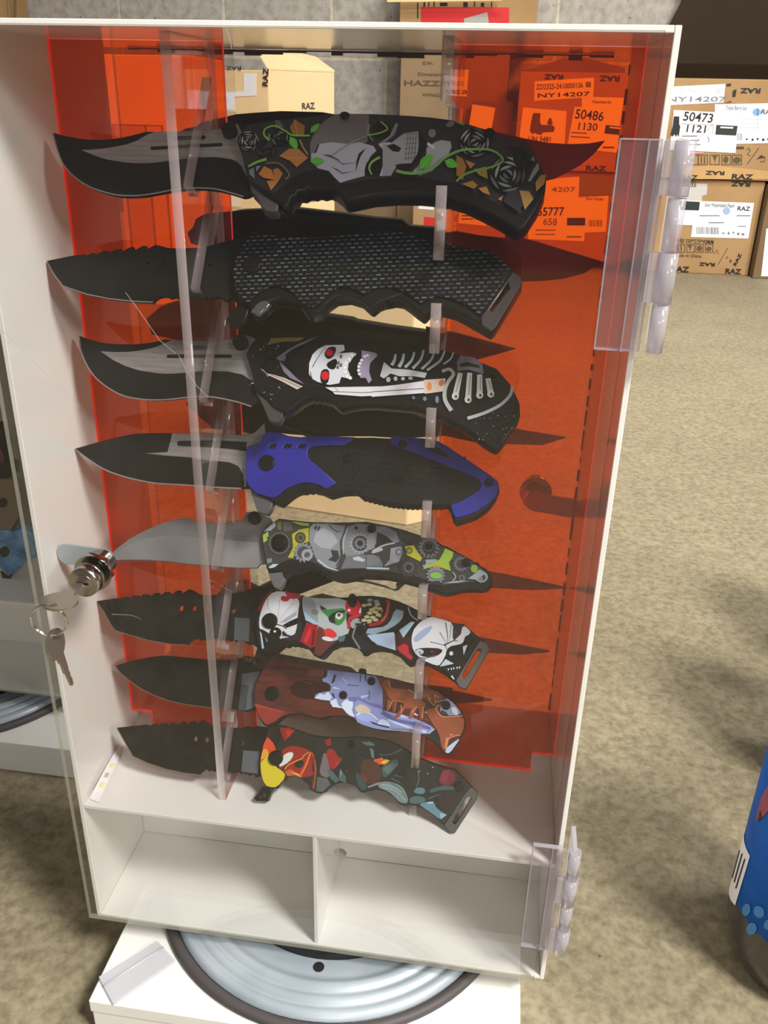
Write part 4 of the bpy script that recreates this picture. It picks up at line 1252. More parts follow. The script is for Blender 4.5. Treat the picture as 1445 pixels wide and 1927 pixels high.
P += zc(p_, [(ell(990, 565, 52), (60, 60, 64)), (ell(1125, 615, 38, 42), (134, 168, 66)), (ell(1200, 700, 66, 60), (150, 160, 166)), (ell(1200, 705, 44, 40), (66, 66, 70)), (ell(1190, 722, 26), (120, 124, 130)), ([(1060, 720), (1150, 650), (1180, 620), (1250, 660), (1150, 730)], (150, 162, 168)), (ell(995, 712, 32), (104, 106, 112)), (ell(995, 712, 20), (58, 58, 62)), ([(790, 770), (900, 745), (1060, 740), (960, 762)], (150, 156, 164)), (rib(bez([(900, 650), (930, 700), (900, 740)]), 12), (150, 154, 160))])
k.hprint(P)
k.disc('pivot_screw', (470 + 318 / 5.78, 950 + 418 / 5.78), 12, 0, .0014, M_black)
k.disc('handle_screw', (470 + 1325 / 5.78, 950 + 258 / 5.78), 8.5, 0, .0014, M_black)
k.disc('handle_screw', (690 + 1035 / 5.558, 960 + 550 / 5.558), 8.5, 0, .0014, M_black)
k.plate('pocket_clip', [p_((-420, 690), (0, 735), (200, 788), (262, 820), (300, 822), (315, 800), (300, 772), (340, 740), (400, 770), (330, 838), (300, 845), (200, 810), (0, 760), (-420, 712))], -.0150, -.0135, mat('clip_steel', (120, 116, 108), .25, .8), .0003)

# ================= 6: pale clown faces
k = Knife(5, 'sixth knife from the top, with pale snarling clown faces on its handle', .2)
q_ = Zm(170, 1090, 4.0139); r_ = Zm(460, 1090, 5.558); s_ = Zm(680, 1100, 5.558)
k.blade(q_((45, 165), (150, 150), (280, 132), (305, 141), (320, 122), (365, 122), (376, 133), (400, 112), (445, 115), (456, 131), (482, 105), (520, 102), (530, 121), (562, 95), (600, 95), (606, 119), (652, 85), (685, 85), (691, 111), (745, 72), (780, 85), (830, 115), (890, 122), (1050, 110), (1120, 100), (1160, 95), (1200, 75), (1230, 62), (1280, 52), (1330, 70), (1380, 70), (1500, 110), (1500, 500),
           (1250, 512), (1225, 490), (1192, 496), (1160, 470), (1115, 462), (1096, 476), (1080, 456), (1060, 471), (1040, 455), (970, 465), (900, 452), (870, 466), (850, 452), (830, 463), (810, 448), (780, 455), (755, 470), (735, 494), (600, 487), (450, 462), (300, 420), (190, 385), (160, 350), (100, 240)),
        [q_(*ell(x, y, 17, 23, .4)) for x, y in ((686, 218), (784, 220), (880, 226), (1030, 232), (1085, 235))], M_bladeblack)
k.bprint([(q_((1090, 290), (1205, 295), (1195, 470), (1085, 460)), (70, 76, 80)), (q_(*rib([(160, 265), (300, 270), (350, 285), (390, 308)], 8, 3)), (110, 106, 104)), (q_(*rib([(48, 172), (100, 243), (160, 353), (190, 388), (300, 423), (450, 465), (600, 490), (733, 496)], 7)), (104, 84, 80))])
k.handle(r_((225, 150), (290, 105), (350, 113), (380, 122), (430, 120), (455, 142), (480, 140), (510, 158), (550, 148), (580, 170), (610, 166), (645, 186), (690, 182), (740, 195), (900, 190), (1060, 188), (1200, 173)) + s_((0, 116), (120, 116), (250, 133), (400, 178), (500, 223), (590, 268), (700, 323), (850, 363), (960, 398), (1070, 413), (1150, 483), (1250, 568), (1310, 615), (1340, 680), (1100, 1090), (1070, 1098), (1020, 1072), (975, 1022), (880, 952), (780, 892), (690, 847), (600, 837), (500, 857), (470, 832), (400, 757), (300, 707), (200, 692), (110, 702), (40, 742), (10, 735)) +
         r_((1240, 782), (1180, 722), (1080, 697), (980, 702), (900, 742), (830, 822), (790, 832), (730, 802), (680, 742), (645, 718), (620, 722), (590, 702), (560, 706), (530, 692), (500, 700), (470, 690), (440, 712), (400, 702), (330, 762), (250, 800), (190, 760), (140, 680), (110, 480), (120, 330), (180, 220)),
         M_black, [s_(*sm([(1205, 680), (1250, 668), (1255, 700), (1085, 985), (1050, 985), (1050, 940)]))])
k.plate('finger_guard', [r_((140, 690), (220, 770), (300, 700), (385, 650), (360, 720), (260, 800), (190, 925), (150, 935), (85, 905), (78, 850), (110, 790)), r_(*ell(138, 865, 26))], -.0110, -.0018, M_black, .0006)
k.plate('lanyard_plate', [s_((1240, 582), (1310, 617), (1338, 680), (1098, 1087), (1070, 1095), (1020, 1068), (985, 1005)), s_(*sm([(1205, 680), (1250, 668), (1255, 700), (1085, 985), (1050, 985), (1050, 940)]))], -.003, .0007, mat('lanyard_grey', (96, 92, 90), .35, .3), .0004, nproj=0.0)
BLU, PALE, PALE2, DK = (176, 184, 196), (204, 206, 212), (150, 160, 172), (24, 21, 23)
RED = (186, 26, 44)
P = [(r_((232, 158), (292, 114), (430, 130), (550, 158), (680, 194), (740, 204), (900, 198), (1060, 197), (1200, 182)) + s_((0, 125), (120, 125), (250, 142), (400, 187), (500, 232), (590, 277), (700, 332), (850, 372), (960, 407), (1062, 420), (1140, 488), (1232, 575), (975, 1005), (880, 942), (780, 882), (690, 837), (600, 827), (500, 845), (470, 820), (400, 747), (300, 697), (200, 682), (110, 692), (40, 730)) +
      r_((1240, 770), (1180, 710), (1080, 685), (980, 690), (900, 728), (830, 808), (790, 820), (730, 790), (680, 730), (560, 695), (480, 680), (330, 740), (250, 785), (200, 750), (150, 675), (120, 480), (130, 335), (188, 228)), DK)]
P += zc(r_, [([(120, 340), (180, 230), (260, 130), (300, 110), (240, 210), (180, 330)], (110, 26, 32)),
             (sm([(180, 310), (230, 200), (310, 125), (430, 130), (540, 180), (580, 240), (560, 340), (545, 560), (480, 600), (370, 625), (330, 560), (160, 540), (150, 430)]), PALE), ([(360, 460), (440, 400), (550, 330), (545, 380), (430, 450)], PALE2), (rib(bez([(250, 200), (250, 300), (340, 420)]), 8, 3), (140, 144, 152)), (rib(bez([(370, 210), (360, 300), (345, 400)]), 6, 3), (140, 144, 152)), (rib(bez([(520, 250), (440, 330), (370, 430)]), 8, 3), (150, 154, 162)),
             ([(400, 480), (470, 440), (560, 400), (550, 470), (440, 510)], (16, 14, 16)), (rib([(330, 470), (400, 490), (440, 520)], 10), (30, 28, 30)), (ell(460, 465, 12, 7), (90, 40, 40)), (sm([(390, 520), (470, 600), (560, 560), (540, 480), (600, 420), (600, 640), (400, 640)]), (44, 40, 44)),
             (ell(325, 562, 64, 60), (18, 17, 18)), (ell(318, 546, 14, 12), (210, 214, 220)), ([(205, 540), (260, 545), (265, 610)], PALE), ([(160, 540), (180, 570), (205, 720), (185, 730)], (164, 190, 204)), ([(180, 520), (250, 560), (330, 620), (270, 740), (210, 745)], (20, 19, 20)), ([(215, 600), (245, 640), (235, 660)], (120, 128, 136)), ([(385, 590), (470, 605), (370, 625)], BLU),
             (rib(bez([(440, 190), (400, 190), (400, 210), (440, 215), (480, 180), (560, 180), (585, 170)]), 22, 50), (176, 34, 48)), ([(420, 122), (480, 140), (560, 150), (585, 180), (520, 210), (450, 190)], (176, 34, 48)),
             # middle face
             (sm([(605, 190), (640, 178), (740, 202), (1060, 198), (1075, 300), (1060, 450), (1110, 560), (1000, 600), (960, 650), (830, 640), (740, 480), (650, 430), (610, 330)]), (170, 178, 182)), (sm([(606, 200), (640, 185), (720, 200), (760, 330), (780, 480), (680, 450), (620, 360)]), (138, 150, 160)), ([(640, 430), (760, 480), (770, 460), (690, 400), (615, 330)], (156, 184, 204)), (ell(735, 345, 40, 30, .3), (120, 118, 116)),
             ([(650, 450), (770, 480), (745, 700), (690, 720), (580, 650)], (150, 22, 38)), ([(690, 480), (700, 560), (650, 680), (620, 640)], (196, 40, 56)), ([(720, 520), (740, 540), (720, 700), (700, 690)], (90, 16, 26)), ([(775, 490), (830, 520), (860, 640), (960, 655), (880, 720), (790, 805), (730, 780), (745, 640)], (96, 46, 44)),
             (sm([(790, 280), (850, 320), (950, 310), (1060, 300), (1070, 400), (1000, 490), (930, 470), (880, 400), (800, 330)]), (54, 130, 66)), ([(785, 270), (860, 310), (810, 320)], (34, 30, 30)), (sm([(870, 400), (940, 340), (1060, 320), (1040, 360), (950, 370), (940, 420), (960, 460), (900, 460)]), (26, 34, 26)), (ell(990, 385, 38, 36), (210, 206, 196)), (ell(990, 375, 20), (74, 100, 150)), (ell(990, 373, 9), (16, 16, 20)), (rib(bez([(1025, 350), (1030, 390), (990, 430)]), 8), (190, 110, 70)),
             (sm([(830, 530), (880, 510), (940, 540), (975, 590), (930, 620), (860, 610), (840, 580)]), (206, 48, 54)), (ell(870, 625, 60, 22, .2), (204, 214, 220)), ([(980, 600), (1060, 590), (1040, 650), (990, 655)], (66, 110, 116)),
             (ell(1135, 285, 80, 92), (190, 26, 48)), (ell(1130, 225, 50, 74), (36, 26, 26)), (ell(1095, 325, 16), (236, 200, 206)), (rib(bez([(1090, 520), (1100, 420), (1160, 390), (1240, 350), (1285, 270)]), 30, 40), (176, 36, 56)), ([(1195, 355), (1210, 300), (1255, 275), (1260, 310), (1215, 355)], (220, 200, 206)), (sm([(1110, 430), (1200, 400), (1280, 480), (1200, 500), (1110, 520)]), (150, 150, 154)),
             ([(1270, 180), (1445, 190), (1445, 430), (1280, 460), (1190, 440), (1290, 330)], (34, 26, 26)), ([(1130, 600), (1160, 460), (1230, 460), (1280, 500), (1270, 650), (1370, 700), (1250, 760), (1150, 690)], (30, 32, 38)), (rib([(1165, 480), (1130, 600), (1210, 730)], 16), (120, 130, 136)),
             ([(1270, 570), (1290, 520), (1445, 500), (1445, 560), (1360, 580)], (140, 170, 190)), ([(1280, 590), (1445, 580), (1445, 700), (1390, 690)], (172, 196, 222))])
for x, y in ((1350, 250), (1405, 225), (1350, 300), (1400, 285), (1310, 330), (1370, 350), (1420, 335), (1300, 360), (1350, 395), (1400, 385), (1280, 390), (1330, 425), (1300, 445), (1250, 410)):
    P += zc(r_, [(sm([(x - 34, y), (x - 10, y - 22), (x + 30, y - 14), (x + 28, y + 14), (x - 16, y + 20)]), (176, 168, 122))])
P += zc(s_, [([(0, 130), (240, 145), (230, 240), (180, 370), (60, 400), (0, 420)], (34, 26, 26))])
for x, y in ((30, 220), (85, 210), (150, 245), (110, 265), (170, 210), (150, 290), (90, 300), (195, 255), (60, 340), (120, 345), (180, 320), (30, 375), (85, 380), (150, 370), (160, 180), (90, 165)):
    P += zc(s_, [(sm([(x - 34, y), (x - 10, y - 20), (x + 28, y - 12), (x + 26, y + 14), (x - 16, y + 18)]), (176, 168, 122) if y > 190 else (130, 150, 150))])
P += zc(s_, [(rib(bez([(270, 160), (285, 220), (255, 330), (200, 395), (80, 430)]), 46, 34), (150, 24, 40)), (rib(bez([(285, 200), (262, 320), (210, 385)]), 8), (206, 120, 120)), (sm([(50, 480), (200, 460), (300, 400), (350, 260), (440, 210), (445, 260), (430, 370), (340, 440), (180, 520), (60, 520)]), (138, 160, 172)), ([(340, 250), (420, 200), (460, 220), (440, 280), (370, 260)], (34, 34, 36)),
             (sm([(130, 520), (300, 470), (420, 380), (480, 260), (490, 230), (520, 320), (600, 385), (560, 400), (480, 420), (380, 480), (200, 530)]), (20, 20, 22)), ([(60, 530), (340, 500), (365, 560), (358, 690), (200, 640), (110, 590)], (168, 188, 214)), ([(395, 480), (440, 560), (560, 395), (520, 390)], (160, 190, 208)), ([(350, 540), (390, 490), (440, 560), (530, 540), (520, 660), (540, 780), (500, 800), (360, 690)], (66, 24, 30)), ([(370, 660), (450, 620), (490, 640), (500, 720), (540, 760), (520, 790), (400, 700)], (176, 36, 54)),
             (rib(bez([(490, 240), (520, 320), (590, 380)]), 16, 10), (150, 158, 166)),
             (sm([(520, 560), (560, 440), (700, 330), (860, 370), (960, 405), (970, 560), (1060, 420), (1145, 490), (1130, 520), (1080, 560), (1060, 620), (960, 640), (900, 700), (830, 840), (780, 850), (640, 790), (540, 700)]), PALE), (sm([(540, 560), (640, 470), (760, 420), (700, 520), (560, 620)]), (150, 166, 196)),
             (rib(bez([(880, 400), (900, 520), (900, 620)]), 12, 4), (60, 58, 62)), (rib(bez([(940, 420), (930, 520), (910, 620)]), 8, 3), (90, 88, 92)), (rib(bez([(820, 500), (860, 570), (900, 630)]), 8, 3), (70, 68, 72)), (rib(bez([(720, 600), (800, 620), (880, 640)]), 8, 5), (50, 48, 52)), (rib([(860, 640), (960, 590), (1010, 590)], 14, 6), (40, 38, 42)), (rib([(870, 620), (900, 690)], 10, 4), (40, 38, 42)),
             ([(960, 405), (1062, 420), (1040, 520), (970, 590), (955, 560)], (44, 34, 36)), (ell(985, 500, 10, 8), (150, 30, 34)),
             (sm([(545, 690), (640, 660), (850, 670), (840, 720), (740, 770), (620, 750)]), (26, 23, 25)), (ell(610, 705, 42, 28), (180, 190, 200)), (ell(612, 712, 14, 11), (110, 120, 130)), (ell(738, 702, 14, 11), (150, 40, 40)), (rib(bez([(600, 760), (680, 770), (780, 740)]), 8), (100, 98, 102)),
             (ell(972, 732, 88, 94), (18, 17, 18)), (ell(940, 722, 20, 22), (196, 206, 216)), ([(820, 860), (880, 780), (970, 830)], (176, 196, 212)), ([(1060, 650), (1110, 630), (1070, 740)], (180, 190, 200)), ([(840, 870), (980, 850), (1060, 780), (1080, 740), (1160, 620), (1000, 980), (960, 990)], (26, 26, 26)), ([(935, 960), (950, 950), (975, 990), (965, 995)], (210, 214, 216))])
for x, y in ((910, 890), (940, 885), (965, 880), (1000, 875), (1025, 870)):
    P += zc(s_, [([(x - 10, y - 10), (x + 10, y - 10), (x + 2, y + 14)], (206, 210, 212))])
k.hprint(P)
k.disc('pivot_screw', (460 + 262 / 5.558, 1090 + 435 / 5.558), 14.5, 0, .0018, M_black)
k.disc('handle_screw', (460 + 1130 / 5.558, 1090 + 240 / 5.558), 8, 0, .0010, M_black)
k.disc('handle_screw', (680 + 1120 / 5.558, 1100 + 575 / 5.558), 9, 0, .0012, M_black)
k.disc('handle_screw', (460 + 1215 / 5.558, 1090 + 540 / 5.558), 8, 0, .0010, M_black)

# ================= 7: deer in snow
k = Knife(6, 'seventh knife from the top, red-brown wood handle with copper deer in snow', .2)
t_ = Zm(200, 1220, 4.25); u_ = Zm(460, 1215, 5.558); v_ = Zm(660, 1240, 6.0208)
k.blade(t_((72, 140), (180, 105), (320, 75), (390, 65), (450, 58), (520, 60), (650, 75), (850, 90), (1000, 90), (1080, 80), (1130, 60), (1180, 70), (1240, 100), (1300, 160), (1300, 470), (1120, 510), (1050, 495), (1000, 482), (880, 475), (760, 463), (620, 442), (500, 415), (380, 372), (270, 315), (180, 252), (110, 190)), m=M_bladeblack)
k.bprint([(t_((1085, 205), (1228, 182), (1230, 300), (1190, 470), (1112, 498), (1125, 400), (1140, 300), (1080, 290)), (84, 90, 96)), (t_((1080, 295), (1138, 298), (1125, 400), (1105, 500), (1055, 488)), (62, 68, 72)), (t_(*rib(bez([(74, 144), (110, 194), (180, 256), (270, 319), (380, 376), (500, 419), (620, 446), (760, 466), (880, 478)]), 7)), (96, 84, 78)),
          (t_((1110, 70), (1175, 72), (1175, 110), (1105, 105)), (60, 64, 66))])
k.handle(u_((180, 258), (240, 120), (330, 80), (600, 130), (900, 180), (1100, 220), (1160, 272), (1445, 318)) + v_((170, 168), (300, 188), (500, 228), (720, 283), (860, 328), (1000, 383), (1100, 433), (1180, 498), (1250, 578), (1290, 658), (1302, 760), (1272, 860), (1212, 962), (1132, 1082), (1095, 1097), (1050, 1077), (1000, 1002), (920, 932), (820, 872), (720, 837), (600, 827), (480, 832), (350, 817), (200, 782), (100, 732)) +
         u_((1112, 768), (1050, 746), (950, 741), (880, 747), (800, 772), (720, 757), (675, 745), (650, 732), (625, 735), (600, 715), (575, 722), (550, 708), (520, 722), (495, 715), (470, 732), (430, 735), (400, 755), (330, 812), (230, 852), (190, 820), (150, 760), (110, 640), (95, 500), (120, 370)), M_blackplastic)
WOOD = noisy('red_brown_wood', (46, 18, 16), (104, 42, 34), 64, rough=.42, stretch=(.6, 3.2, 1), lo=.3, hi=.7, detail=8)
P = [(u_((186, 264), (246, 128), (330, 112), (600, 160), (820, 210), (1160, 280), (1445, 326)) + v_((170, 176), (300, 196), (500, 236), (720, 292), (860, 337), (1000, 392), (1095, 442), (1172, 505), (1240, 582), (1278, 660), (1288, 758), (1260, 855), (1200, 955), (1125, 1068), (1095, 1082), (1058, 1064), (1010, 995), (925, 922), (825, 860), (720, 825), (600, 815), (480, 820), (350, 803), (200, 768), (100, 718)) +
      u_((1112, 755), (1050, 733), (950, 728), (880, 734), (800, 758), (720, 742), (600, 706), (470, 712), (400, 735), (330, 790), (232, 832), (198, 805), (158, 750), (118, 638), (103, 500), (128, 372)), WOOD)]
P += zc(u_, [([(104, 600), (240, 640), (430, 690), (330, 780), (235, 830), (160, 750), (118, 640)], (140, 52, 44)), (rib(bez([(110, 620), (260, 660), (400, 690)]), 10, 4), (170, 80, 66)), (sm([(460, 440), (560, 360), (700, 350), (900, 400), (900, 480), (760, 560), (620, 560), (500, 520)]), (48, 22, 20)), (rib(bez([(470, 460), (500, 560), (700, 690), (1040, 690)]), 30, 60), (90, 36, 30)), (rib(bez([(180, 330), (420, 330), (700, 400)]), 14, 6), (112, 44, 36)),
             (sm([(800, 370), (830, 260), (880, 255), (1160, 285), (1445, 330), (1445, 850), (1240, 800), (1160, 755), (1070, 720), (1040, 650), (890, 620), (900, 570), (730, 545), (750, 500), (850, 480), (900, 480), (905, 400)]), (128, 138, 184)),
             ([(730, 548), (790, 500), (835, 515), (875, 478), (915, 540), (890, 575), (800, 565)], (196, 208, 236)), ([(895, 580), (960, 555), (980, 620), (1030, 655), (920, 640)], (206, 216, 240)), (sm([(1000, 620), (1060, 560), (1130, 560), (1138, 630), (1120, 680), (1165, 755), (1080, 720)]), (210, 220, 242)),
             (sm([(1165, 740), (1190, 700), (1300, 705), (1380, 760), (1400, 800), (1260, 800)]), (150, 168, 220)), (sm([(1165, 720), (1200, 695), (1310, 705), (1370, 745), (1240, 730)]), (214, 222, 244)), (sm([(1140, 640), (1220, 590), (1320, 690), (1200, 690)]), (206, 186, 160)), ([(1310, 790), (1445, 810), (1445, 830), (1340, 815)], (34, 34, 44)), (sm([(1385, 800), (1410, 760), (1445, 760), (1445, 815)]), (206, 216, 242)),
             ([(800, 360), (835, 262), (870, 258), (860, 330), (830, 340)], (40, 34, 46)), ([(905, 400), (940, 300), (960, 310), (940, 380)], (46, 44, 62)), (rib([(930, 440), (1000, 450)], 14, 4), (214, 220, 240)), (rib([(1080, 410), (1190, 420)], 8), (60, 64, 92)), (rib([(1215, 300), (1210, 385)], 14, 6), (56, 58, 84)), (rib([(1265, 300), (1268, 370)], 14), (62, 62, 84)), (rib([(1305, 470), (1305, 560)], 8), (70, 74, 110)), (rib([(1020, 330), (1080, 400)], 10, 3), (190, 200, 226)), (rib([(1090, 560), (1180, 560), (1280, 620), (1445, 660)], 40, 70), (110, 108, 166)), (rib([(1220, 540), (1300, 520)], 30, 12), (176, 190, 226)), (rib([(920, 500), (945, 545)], 20, 10), (44, 44, 60))])
P += zc(v_, [(sm([(40, 440), (200, 520), (420, 600), (640, 640), (880, 740), (960, 800), (860, 860), (600, 820), (350, 805), (180, 765), (40, 700)]), (138, 150, 206)), (rib([(350, 600), (520, 700), (760, 740), (900, 790)], 50, 30), (96, 96, 156)), (rib([(420, 690), (640, 770), (860, 830)], 26), (190, 204, 238)), (sm([(50, 660), (90, 600), (200, 610), (310, 690), (290, 720), (150, 710)]), (156, 174, 224)), (rib(bez([(70, 640), (120, 603), (220, 620), (310, 690)]), 18, 8), (220, 226, 244)), (sm([(290, 740), (340, 675), (420, 700), (455, 770), (380, 750)]), (200, 212, 242)), ([(210, 700), (300, 735), (440, 770), (430, 785), (260, 740)], (40, 40, 52)), (rib([(455, 790), (600, 800), (700, 810)], 30, 20), (130, 130, 130)),
             (sm([(30, 560), (130, 500), (260, 600), (100, 620)]), (208, 190, 166)), (rib([(560, 640), (640, 670)], 30, 10), (206, 200, 216)), (rib([(700, 610), (760, 640)], 26, 10), (210, 214, 236)),
             (sm([(1060, 430), (1180, 510), (1270, 640), (1050, 640), (1000, 580)]), (140, 146, 176)), (sm([(1010, 590), (1050, 580), (1120, 640), (1040, 645)]), (50, 52, 64)), (ell(1180, 590, 30, 50, -.5), (206, 214, 228)),
             ([(870, 860), (960, 790), (1010, 870), (1010, 990), (920, 920)], (38, 38, 44)), (rib([(880, 850), (950, 795)], 8), (200, 208, 220)), (sm([(1080, 1010), (1180, 930), (1240, 900), (1200, 960), (1120, 1070), (1070, 1060)]), (184, 196, 226)),
             # doe
             (sm([(335, 290), (390, 240), (450, 230), (450, 320), (520, 340), (640, 340), (720, 380), (800, 460), (860, 520), (820, 560), (700, 560), (590, 560), (600, 500), (470, 480), (420, 420), (390, 350)]), (152, 82, 54)), ([(420, 460), (470, 480), (430, 590), (405, 585)], (152, 82, 54)), ([(470, 480), (515, 490), (495, 605), (472, 600)], (136, 70, 46)), ([(580, 540), (620, 560), (560, 650), (500, 690), (485, 670), (540, 600)], (152, 82, 54)), ([(690, 540), (760, 530), (690, 680), (655, 670)], (152, 82, 54)), ([(770, 530), (830, 530), (810, 690), (785, 690)], (144, 76, 50)),
             (rib([(470, 480), (440, 560)], 8), (208, 148, 100)), (rib([(515, 490), (500, 590)], 7), (208, 148, 100)), (rib([(565, 520), (580, 570), (570, 620)], 12, 7), (208, 148, 100)), (rib([(820, 540), (812, 670)], 10), (208, 150, 106)), (rib([(750, 540), (690, 610)], 10), (208, 150, 106)), (rib([(430, 250), (450, 320)], 10), (208, 150, 106)), (rib([(650, 345), (715, 380)], 8), (214, 170, 140)), (rib([(470, 478), (600, 478)], 6), (200, 140, 96)),
             # stag
             (sm([(800, 330), (900, 340), (1020, 390), (1050, 440), (1020, 480), (960, 500), (880, 480), (810, 440)]), (128, 70, 46)),
             (sm([(850, 600), (880, 560), (940, 560), (960, 540), (1010, 500), (980, 570), (1000, 610), (1060, 660), (1280, 650), (1288, 750), (1255, 860), (1110, 900), (1080, 1010), (1050, 1040), (1020, 960), (1005, 850), (930, 740), (880, 650)]), (150, 80, 52)), ([(1080, 890), (1115, 890), (1090, 1010), (1060, 1020)], (200, 130, 84)), (rib(bez([(960, 560), (1000, 620), (1060, 655), (1270, 645)]), 9), (212, 152, 106)), (rib(bez([(1240, 860), (1150, 880), (1110, 900)]), 12), (204, 140, 92)), (rib([(1120, 860), (1160, 855)], 12), (210, 150, 104)),
             (rib(bez([(945, 530), (900, 480), (870, 400)]), 9), (206, 150, 100)), (rib(bez([(950, 530), (960, 470), (950, 410), (1000, 440)]), 9), (206, 150, 100)), (rib([(880, 470), (910, 440)], 8), (206, 150, 100)), (rib([(960, 490), (1030, 470)], 9), (206, 150, 100)), (rib([(820, 360), (825, 430)], 7), (200, 144, 96)), (rib([(850, 370), (845, 440)], 7), (200, 144, 96)), (rib([(1000, 520), (960, 560)], 22, 14), (196, 120, 78)), (ell(850, 605, 14, 12), (190, 120, 80))])
k.hprint(P)
k.plate('back_spacer', [u_((260, 105), (330, 78), (600, 128), (900, 180), (1095, 220), (1150, 268), (1000, 250), (820, 222), (600, 170), (330, 118))], -.0120, .0003, mat('dull_black_liner', (42, 38, 36), .5), .0003, nproj=0.0)
k.plate('lock_button', [u_((1190, 290), (1195, 245), (1220, 235), (1255, 240), (1270, 258), (1268, 300))], -.0090, -.0030, M_black, .0005)
k.disc('pivot_screw', (460 + 288 / 5.558, 1215 + 500 / 5.558), 13, 0, .0016, M_black)
for cx_, cy_, rr in ((460 + 1032 / 5.558, 1215 + 516 / 5.558, 7.5), (460 + 1328 / 5.558, 1215 + 372 / 5.558, 7.5), (660 + 1080 / 6.0208, 1240 + 525 / 6.0208, 8.5)):
    k.disc('handle_screw', (cx_, cy_), rr, 0, .0012, M_black)

# ================= 8: fire dragon
k = Knife(7, 'lowest knife of the front rack, with a yellow, red and green fiery handle', .2)
w_ = Zm(460, 1350, 5.558); x_ = Zm(680, 1380, 6.0208)
k.blade(t_((85, 635), (200, 622), (330, 610), (346, 626), (365, 607), (400, 603), (409, 623), (442, 600), (480, 598), (490, 623), (522, 595), (558, 595), (568, 616), (602, 588), (632, 585), (645, 616), (682, 580), (708, 580), (716, 611), (770, 572), (800, 590), (850, 625), (900, 632), (1080, 638), (1130, 622), (1160, 634), (1200, 620), (1320, 640), (1320, 1000), (1195, 1036), (1172, 1011), (1142, 1022), (1130, 1001), (1110, 1012), (1098, 991), (1076, 1011),
            (1060, 990), (1020, 1000), (940, 975), (900, 995), (880, 976), (862, 990), (840, 976), (822, 986), (800, 968), (770, 990), (745, 1013), (620, 995), (480, 965), (330, 915), (215, 862), (150, 752)),
        [t_(*ell(x, y, 16, 22, .3)) for x, y in ((712, 725), (803, 732), (900, 742), (1092, 762))], M_bladeblack)
k.bprint([(t_((1095, 817), (1228, 825), (1215, 1005), (1080, 985)), (88, 94, 98)), (t_(*rib([(86, 640), (150, 756), (215, 866), (330, 919), (480, 968), (620, 998), (744, 1015)], 7)), (112, 98, 90))])
k.handle(w_((215, 235), (240, 88), (330, 73), (420, 93), (450, 112), (480, 108), (505, 128), (540, 130), (565, 150), (600, 150), (630, 170), (665, 170), (695, 186), (740, 190), (800, 200), (1000, 209), (1200, 199)) + x_((150, 48), (300, 83), (430, 138), (560, 218), (660, 278), (800, 338), (950, 383), (1060, 408), (1150, 498), (1260, 618), (1312, 668), (1312, 742), (1060, 1132), (1010, 1137), (960, 1082), (900, 1012), (800, 922), (700, 857), (620, 822), (550, 817), (480, 827), (430, 802), (360, 722), (270, 662), (170, 642), (90, 657)) +
         w_((1250, 792), (1210, 782), (1160, 722), (1080, 692), (1000, 687), (930, 712), (850, 785), (800, 802), (740, 792), (690, 762), (660, 702), (600, 652), (540, 617), (470, 622), (430, 642), (345, 750), (270, 742), (210, 712), (170, 620), (155, 480), (175, 340)), M_black,
         [x_(*sm([(1190, 720), (1236, 708), (1240, 745), (1075, 1022), (1038, 1030), (1028, 995)]))])
k.plate('finger_guard', [w_((185, 728), (240, 742), (292, 742), (270, 810), (242, 880), (120, 877), (98, 842), (140, 800)), w_(*ell(195, 818, 28, 32))], -.0105, -.0020, M_black, .0006)
k.plate('lanyard_plate', [x_((1240, 605), (1308, 667), (1308, 740), (1058, 1128), (1012, 1133), (935, 1040), (1010, 930), (1150, 710)), x_(*sm([(1190, 720), (1236, 708), (1240, 745), (1075, 1022), (1038, 1030), (1028, 995)]))], -.003, .0007, mat('lanyard_grey', (76, 76, 76), .4, .2), .0004, nproj=0.0)
OL, TEAL, TEAL2 = (36, 40, 36), (70, 96, 98), (108, 140, 144)
P = [(w_((222, 240), (246, 96), (330, 82), (480, 118), (600, 160), (740, 199), (800, 208), (1000, 217), (1200, 207)) + x_((150, 57), (300, 92), (430, 148), (560, 228), (660, 288), (800, 348), (950, 393), (1055, 418), (1140, 505), (1225, 620), (940, 1010), (900, 1000), (800, 910), (700, 845), (620, 810), (550, 805), (480, 815), (430, 790), (360, 710), (270, 650), (170, 630), (90, 645)) +
      w_((1250, 780), (1210, 770), (1160, 710), (1080, 680), (1000, 675), (930, 700), (850, 772), (800, 790), (740, 780), (690, 750), (660, 690), (600, 640), (540, 605), (470, 610), (430, 628), (340, 735), (270, 732), (215, 705), (178, 618), (163, 480), (183, 342)), OL)]
